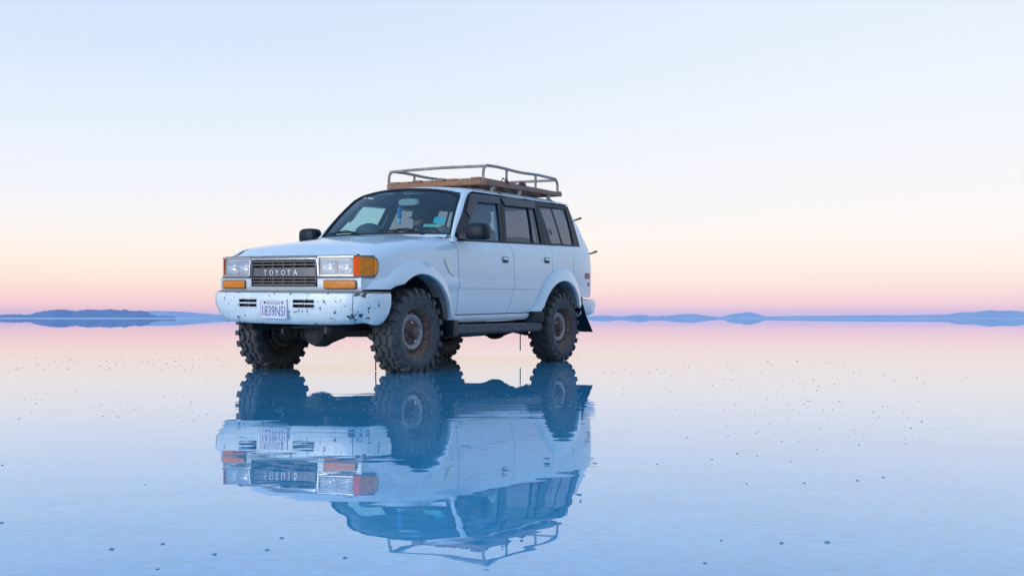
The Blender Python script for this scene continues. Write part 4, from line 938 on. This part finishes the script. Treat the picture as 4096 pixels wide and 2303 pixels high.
build('rear_tube', MB().tube([(-1.815, -.615, ZT_), (-1.82, 0, ZT_+.006), (-1.815, .615, ZT_)], .016, 8), TUBEM, rack)
for s in (1, -1):
    for x in (-.645, -1.30): build('side_post', MB().tube([(x, s*.615, rz(x)+.01), (x, s*.615, ZT_)], .0145, 8), TUBEM, rack)
    for x in (-.38, -.95, -1.64):
        y = .60*s
        ft = build('rack_foot', MB().hexa([(x-.022, y-.015, 1.81), (x+.022, y-.015, 1.81), (x+.022, y+.015, 1.81), (x-.022, y+.015, 1.81), (x-.022, y-.018, rz(x)-.03), (x+.022, y-.018, rz(x)-.03), (x+.022, y+.02, rz(x)-.03), (x-.022, y+.02, rz(x)-.03)]), LEGM, rack, bevel=.004, fixn=True)
        build('gutter_clamp', MB().hexa([(x-.03, .60*s, 1.815), (x+.02, .60*s, 1.815), (x-.01, .685*s, 1.755), (x-.06, .685*s, 1.755), (x-.03, .61*s, 1.85), (x+.02, .61*s, 1.85), (x-.01, .70*s, 1.785), (x-.06, .70*s, 1.785)]), RUST, ft, bevel=.004, fixn=True)
# rope tied round the near rail
rope = MB().tube([(-.55+.06*cos(t*.5), .63+.02*sin(t*1.1), 1.93+.045*abs(sin(t*.5))+.003*t) for t in range(0, 9)], .006, 6)
rope.tube([(-.62-.012*cos(t), .632+.026*sin(t), 1.918+.003*t) for t in range(0, 14)], .006, 6)
ro = build('rope', rope, mat('dark_rope', (.09, .075, .07), .9, var=.4, vscale=60), None)
tag(ro, 'dark rope looped around the near rail of the roof rack', 'rope')
kn = build('rag_bundle', MB().lathe([(.0, -.09), (.025, -.075), (.034, -.03), (.026, .0), (.036, .03), (.022, .06), (.0, .085)], (-1.02, .60, 1.952), (1, .2, .05), 10), mat('brown_rag', (.11, .06, .05), .95, var=.5, vscale=40, bump=.004), None)
tag(kn, 'small dark brown rag bundle lying on the near edge of the roof rack', 'rag')

# hanging ornament below the interior mirror
orn = empty('hanging_ornament', toW((.405, -.045, 1.50)))
tag(orn, 'bright blue tassel ornament hanging from the interior mirror', 'ornament')
OB = mat('ornament_blue', (.01, .25, .75), .5, var=.3, vscale=60)
def oparts(name, mb, m):
    o = build(name, mb, m, None); o.parent = orn; o.matrix_parent_inverse = Matrix.Translation(-orn.location); return o
oparts('string', MB().tube([(.372, .0, 1.645), (.40, -.04, 1.60)], .004, 5), OB)
oparts('bead', MB().lathe([(.0, .10), (.016, .085), (.024, .06), (.022, .04), (.014, .03), (.022, .02), (.026, 0), (.018, -.02), (.0, -.03)], (.405, -.045, 1.53), (0, 0, 1), 12), OB)
oparts('tassel', MB().lathe([(.010, 0), (.020, -.03), (.015, -.055), (.0, -.06)], (.405, -.045, 1.505), (0, 0, 1), 10), mat('ornament_pale', (.25, .6, .85), .6))

# ------------------------------------------------------------------ driver
def skin(name, V, E, R, m, sub=2):
    me = bpy.data.meshes.new(name); me.from_pydata([toW(p) for p in V], E, []); me.update()
    o = bpy.data.objects.new(name, me); COL.objects.link(o)
    sk = o.modifiers.new('s', 'SKIN'); sk.use_smooth_shade = True
    for i, r in enumerate(R): me.skin_vertices[0].data[i].radius = (r, r) if not isinstance(r, tuple) else r
    me.skin_vertices[0].data[0].use_root = True
    ss = o.modifiers.new('u', 'SUBSURF'); ss.levels = sub; ss.render_levels = sub
    dg = bpy.context.evaluated_depsgraph_get(); nm = bpy.data.meshes.new_from_object(o.evaluated_get(dg)); nm.name = name
    bpy.data.objects.remove(o); nm.materials.clear(); nm.materials.append(m); nm.shade_smooth()
    o = bpy.data.objects.new(name, nm); COL.objects.link(o); return o
SKIN = mat('skin', (.33, .19, .13), .55, var=.15, vscale=20)
hx, hy, hz = .17, .055, 1.49      # head centre: leaning in and looking down
V = [(-.12, .36, 1.0), (-.10, .34, 1.12), (-.05, .28, 1.28), (-.02, .23, 1.36), (.05, .14, 1.42), (.12, .085, 1.455), (hx, hy, hz), (hx-.01, hy-.005, hz+.06), (hx+.085, hy-.0, hz-.03), (hx+.06, hy, hz-.075)]
E = [(0, 1), (1, 2), (2, 3), (3, 4), (4, 5), (5, 6), (6, 7), (6, 8), (6, 9)]
Rr = [.13, .125, .13, .10, .05, .05, .088, .075, .02, .045]
def limb(pts, rad_, root):
    k = len(V)
    for i, (p, r) in enumerate(zip(pts, rad_)):
        V.append(p); Rr.append(r); E.append((root if i == 0 else k+i-1, k+i))
    return len(V)-1
hL = limb([(.0, .40, 1.33), (.12, .50, 1.20), (.27, .44, 1.27), (.325, .43, 1.30)], [.06, .045, .032, .028], 3)
hR = limb([(-.02, .08, 1.28), (.08, .04, 1.12), (.24, .12, 1.19), (.315, .14, 1.21)], [.06, .045, .032, .028], 3)
for h_, s in ((hL, 1), (hR, -1)):
    p = V[h_]
    for k in range(4): limb([(p[0]+.045, p[1]+(k-1.5)*.012, p[2]+.02+.01*(1.5-abs(k-1.5))), (p[0]+.065, p[1]+(k-1.5)*.013, p[2]+.0)], [.009, .008], h_)
    limb([(p[0]+.02, p[1]-s*.035, p[2]+.015), (p[0]+.045, p[1]-s*.04, p[2]+.005)], [.011, .009], h_)
for s in (1, -1): limb([(-.05, .36+.10*s, .99), (.28, .36+.10*s, 1.03), (.38, .36+.09*s, .72), (.46, .36+.09*s, .66)], [.085, .06, .045, .04], 0)
person = skin('person', V, E, Rr, SKIN)
tag(person, 'driver in dark cap and grey-blue jacket seated behind the windscreen, leaning in, head down', 'person')
def child(o): o.parent = person; return o
JK = mat('grey_blue_jacket', (.13, .20, .25), .85, var=.3, vscale=25, bump=.002)
child(skin('jacket', [V[0], V[1], V[2], V[3], (.02, .17, 1.40), V[10], V[11], V[12], V[14], V[15], V[16]], [(0, 1), (1, 2), (2, 3), (3, 4), (3, 5), (5, 6), (6, 7), (3, 8), (8, 9), (9, 10)], [.155, .15, .155, .12, .065, .078, .06, .048, .078, .06, .048], JK))
child(skin('trousers', [(-.12, .36, .99), (-.04, .46, .99), (.28, .46, 1.03), (.38, .45, .75), (-.04, .26, .99), (.28, .26, 1.03), (.38, .27, .75)], [(0, 1), (1, 2), (2, 3), (0, 4), (4, 5), (5, 6)], [.14, .10, .075, .06, .10, .075, .06], mat('dark_trousers', (.03, .035, .05), .9, var=.2)))
cp = MB().lathe([(.0, .115), (.05, .108), (.085, .075), (.098, .03), (.100, -.01)], (hx-.012, hy, hz+.035), (.12, 0, 1), 20)
cp.loft([[(hx+.07, hy+yy, hz+.045-.3*yy*yy), (hx+.16, hy+yy*.8, hz+.022-.5*yy*yy)] for yy in (-.08, -.04, 0, .04, .08)])
child(build('cap', cp, mat('dark_cap', (.012, .018, .03), .9), None, angle=60))
child(build('hair', MB().lathe([(.094, .03), (.096, 0), (.088, -.05), (.065, -.085)], (hx-.03, hy, hz+.0), (.05, 0, 1), 18), mat('dark_hair', (.015, .012, .012), .8), None))

# ------------------------------------------------------------------ salt lumps standing out of the film
SALT = mat('wet_salt_crystals', (.22, .34, .44), .6, col2=(.09, .17, .25), vscale=160, bump=.001, bscale=200)
def ground(u, v):
    d = CAMP.z*3983/(v-1273); return CAMP+NV*d+RV*((u-2048)/3983*d), d
def lump(mb, c, r, rnd):
    n = 7; v = []
    for (k, zz) in ((1., -.002), (.75, .22*r), (.35, .40*r)):
        for i in range(n):
            a = 2*pi*i/n+rnd.uniform(-.2, .2); q = r*k*rnd.uniform(.75, 1.2); v.append((c.x+q*cos(a), c.y+q*sin(a), zz*rnd.uniform(.85, 1.15)))
    v.append((c.x+rnd.uniform(-.2, .2)*r, c.y, .47*r)); f = []
    for j in range(2):
        for i in range(n): f.append((j*n+i, j*n+(i+1) % n, (j+1)*n+(i+1) % n, (j+1)*n+i))
    for i in range(n): f.append((2*n+i, 2*n+(i+1) % n, 3*n))
    mb.add(v, f)
Z = 4096/2575
near = [(280*Z, 1380*Z, 26), (410*Z, 1367*Z, 22), (540*Z, 1393*Z, 24), (708*Z, 1352*Z, 20), (396*Z, 1430*Z, 20), (672*Z, 1382*Z, 22), (868*Z, 1402*Z, 24), (1965*Z, 1365*Z, 24), (2080*Z, 1363*Z, 30), (1772*Z, 1415*Z, 24), (1814*Z, 1358*Z, 18), (4*Z, 1314*Z, 20)]
near += [(2400+a/1.519, 1500+b/1.519, w) for a, b, w in ((1240, 655, 14), (1565, 640, 16), (1720, 620, 15), (890, 658, 12), (347, 541, 11), (680, 511, 11), (835, 476, 13), (955, 492, 9), (1160, 524, 9), (1575, 424, 10), (1105, 402, 9), (530, 379, 9), (1955, 282, 11), (1890, 321, 10))]
near += [(366*Z, 1218*Z, 10), (258*Z, 1046*Z, 9), (6*Z, 1169*Z, 12)]
for i, (u, v, w) in enumerate(near):
    rnd = random.Random(i); p, d = ground(u, v); mb = MB(); lump(mb, Vector((0, 0, 0)), w/2/3983*d, rnd)
    o = build('salt_lump', mb, SALT, None, False, angle=25); o.location = (p.x, p.y, 0)
    lb = {8: 'biggest salt lump in the water, at the lower right', 7: 'salt lump just left of the biggest one at the lower right', 9: 'lowest salt lump in the water on the right, near the bottom edge',
          0: 'biggest salt lump at the lower left', 4: 'lowest salt lump at the lower left, near the bottom edge', 11: 'salt lump at the left edge of the picture, above the lower left cluster',
          28: 'small salt lump at the left edge level with the reflected bumper'}.get(i, 'small grey lump of salt crystals poking out of the shallow foreground water')
    tag(o, lb, 'salt lump', 'salt lumps in the foreground water')
mb = MB(); rnd = random.Random(99)
def scatter(n, u0, u1, v0, v1, w0, w1):
    for _ in range(n):
        u, v = rnd.uniform(u0, u1), rnd.uniform(v0, v1); p, d = ground(u, v); lump(mb, Vector((p.x, p.y, 0)), rnd.uniform(w0, w1)/2/3983*d, rnd)
scatter(70, 2420, 3400, 1440, 1640, 4, 8); scatter(45, 2900, 3700, 1600, 1800, 5, 8); scatter(60, 60, 940, 1425, 1480, 4, 7); scatter(26, 60, 850, 1560, 1680, 5, 8); scatter(70, 960, 2330, 1570, 1650, 4, 9); scatter(14, 900, 1700, 1620, 1760, 4, 8); scatter(20, 2400, 3900, 1480, 1560, 5, 8)
tag(build('salt_grains', mb, SALT, None, False, angle=25), 'scattered tiny salt grains on the water around the car', 'salt', kind='stuff')

# ------------------------------------------------------------------ air
hz_ = MB(); HR = 14000
hv = [(cos(2*pi*k/48)*HR, sin(2*pi*k/48)*HR) for k in range(48)]
hz_.v = [Vector((x, y, -1.2)) for x, y in hv]+[Vector((x, y, 80)) for x, y in hv]
hz_.f = [tuple(range(47, -1, -1)), tuple(range(48, 96))]+[(k, (k+1) % 48, 48+(k+1) % 48, 48+k) for k in range(48)]
hm = bpy.data.materials.new('thin_blue_haze'); hm.use_nodes = True; t = hm.node_tree; t.nodes.clear()
pv = t.nodes.new('ShaderNodeVolumePrincipled'); pv.inputs['Color'].default_value = (.48, .72, 1.0, 1); pv.inputs['Density'].default_value = .00006; pv.inputs['Anisotropy'].default_value = 0
ho = t.nodes.new('ShaderNodeOutputMaterial'); t.links.new(pv.outputs[0], ho.inputs['Volume'])
tag(build('haze', hz_, hm, None, False), 'thin blue haze lying over the flat towards the hills', 'haze', kind='stuff')
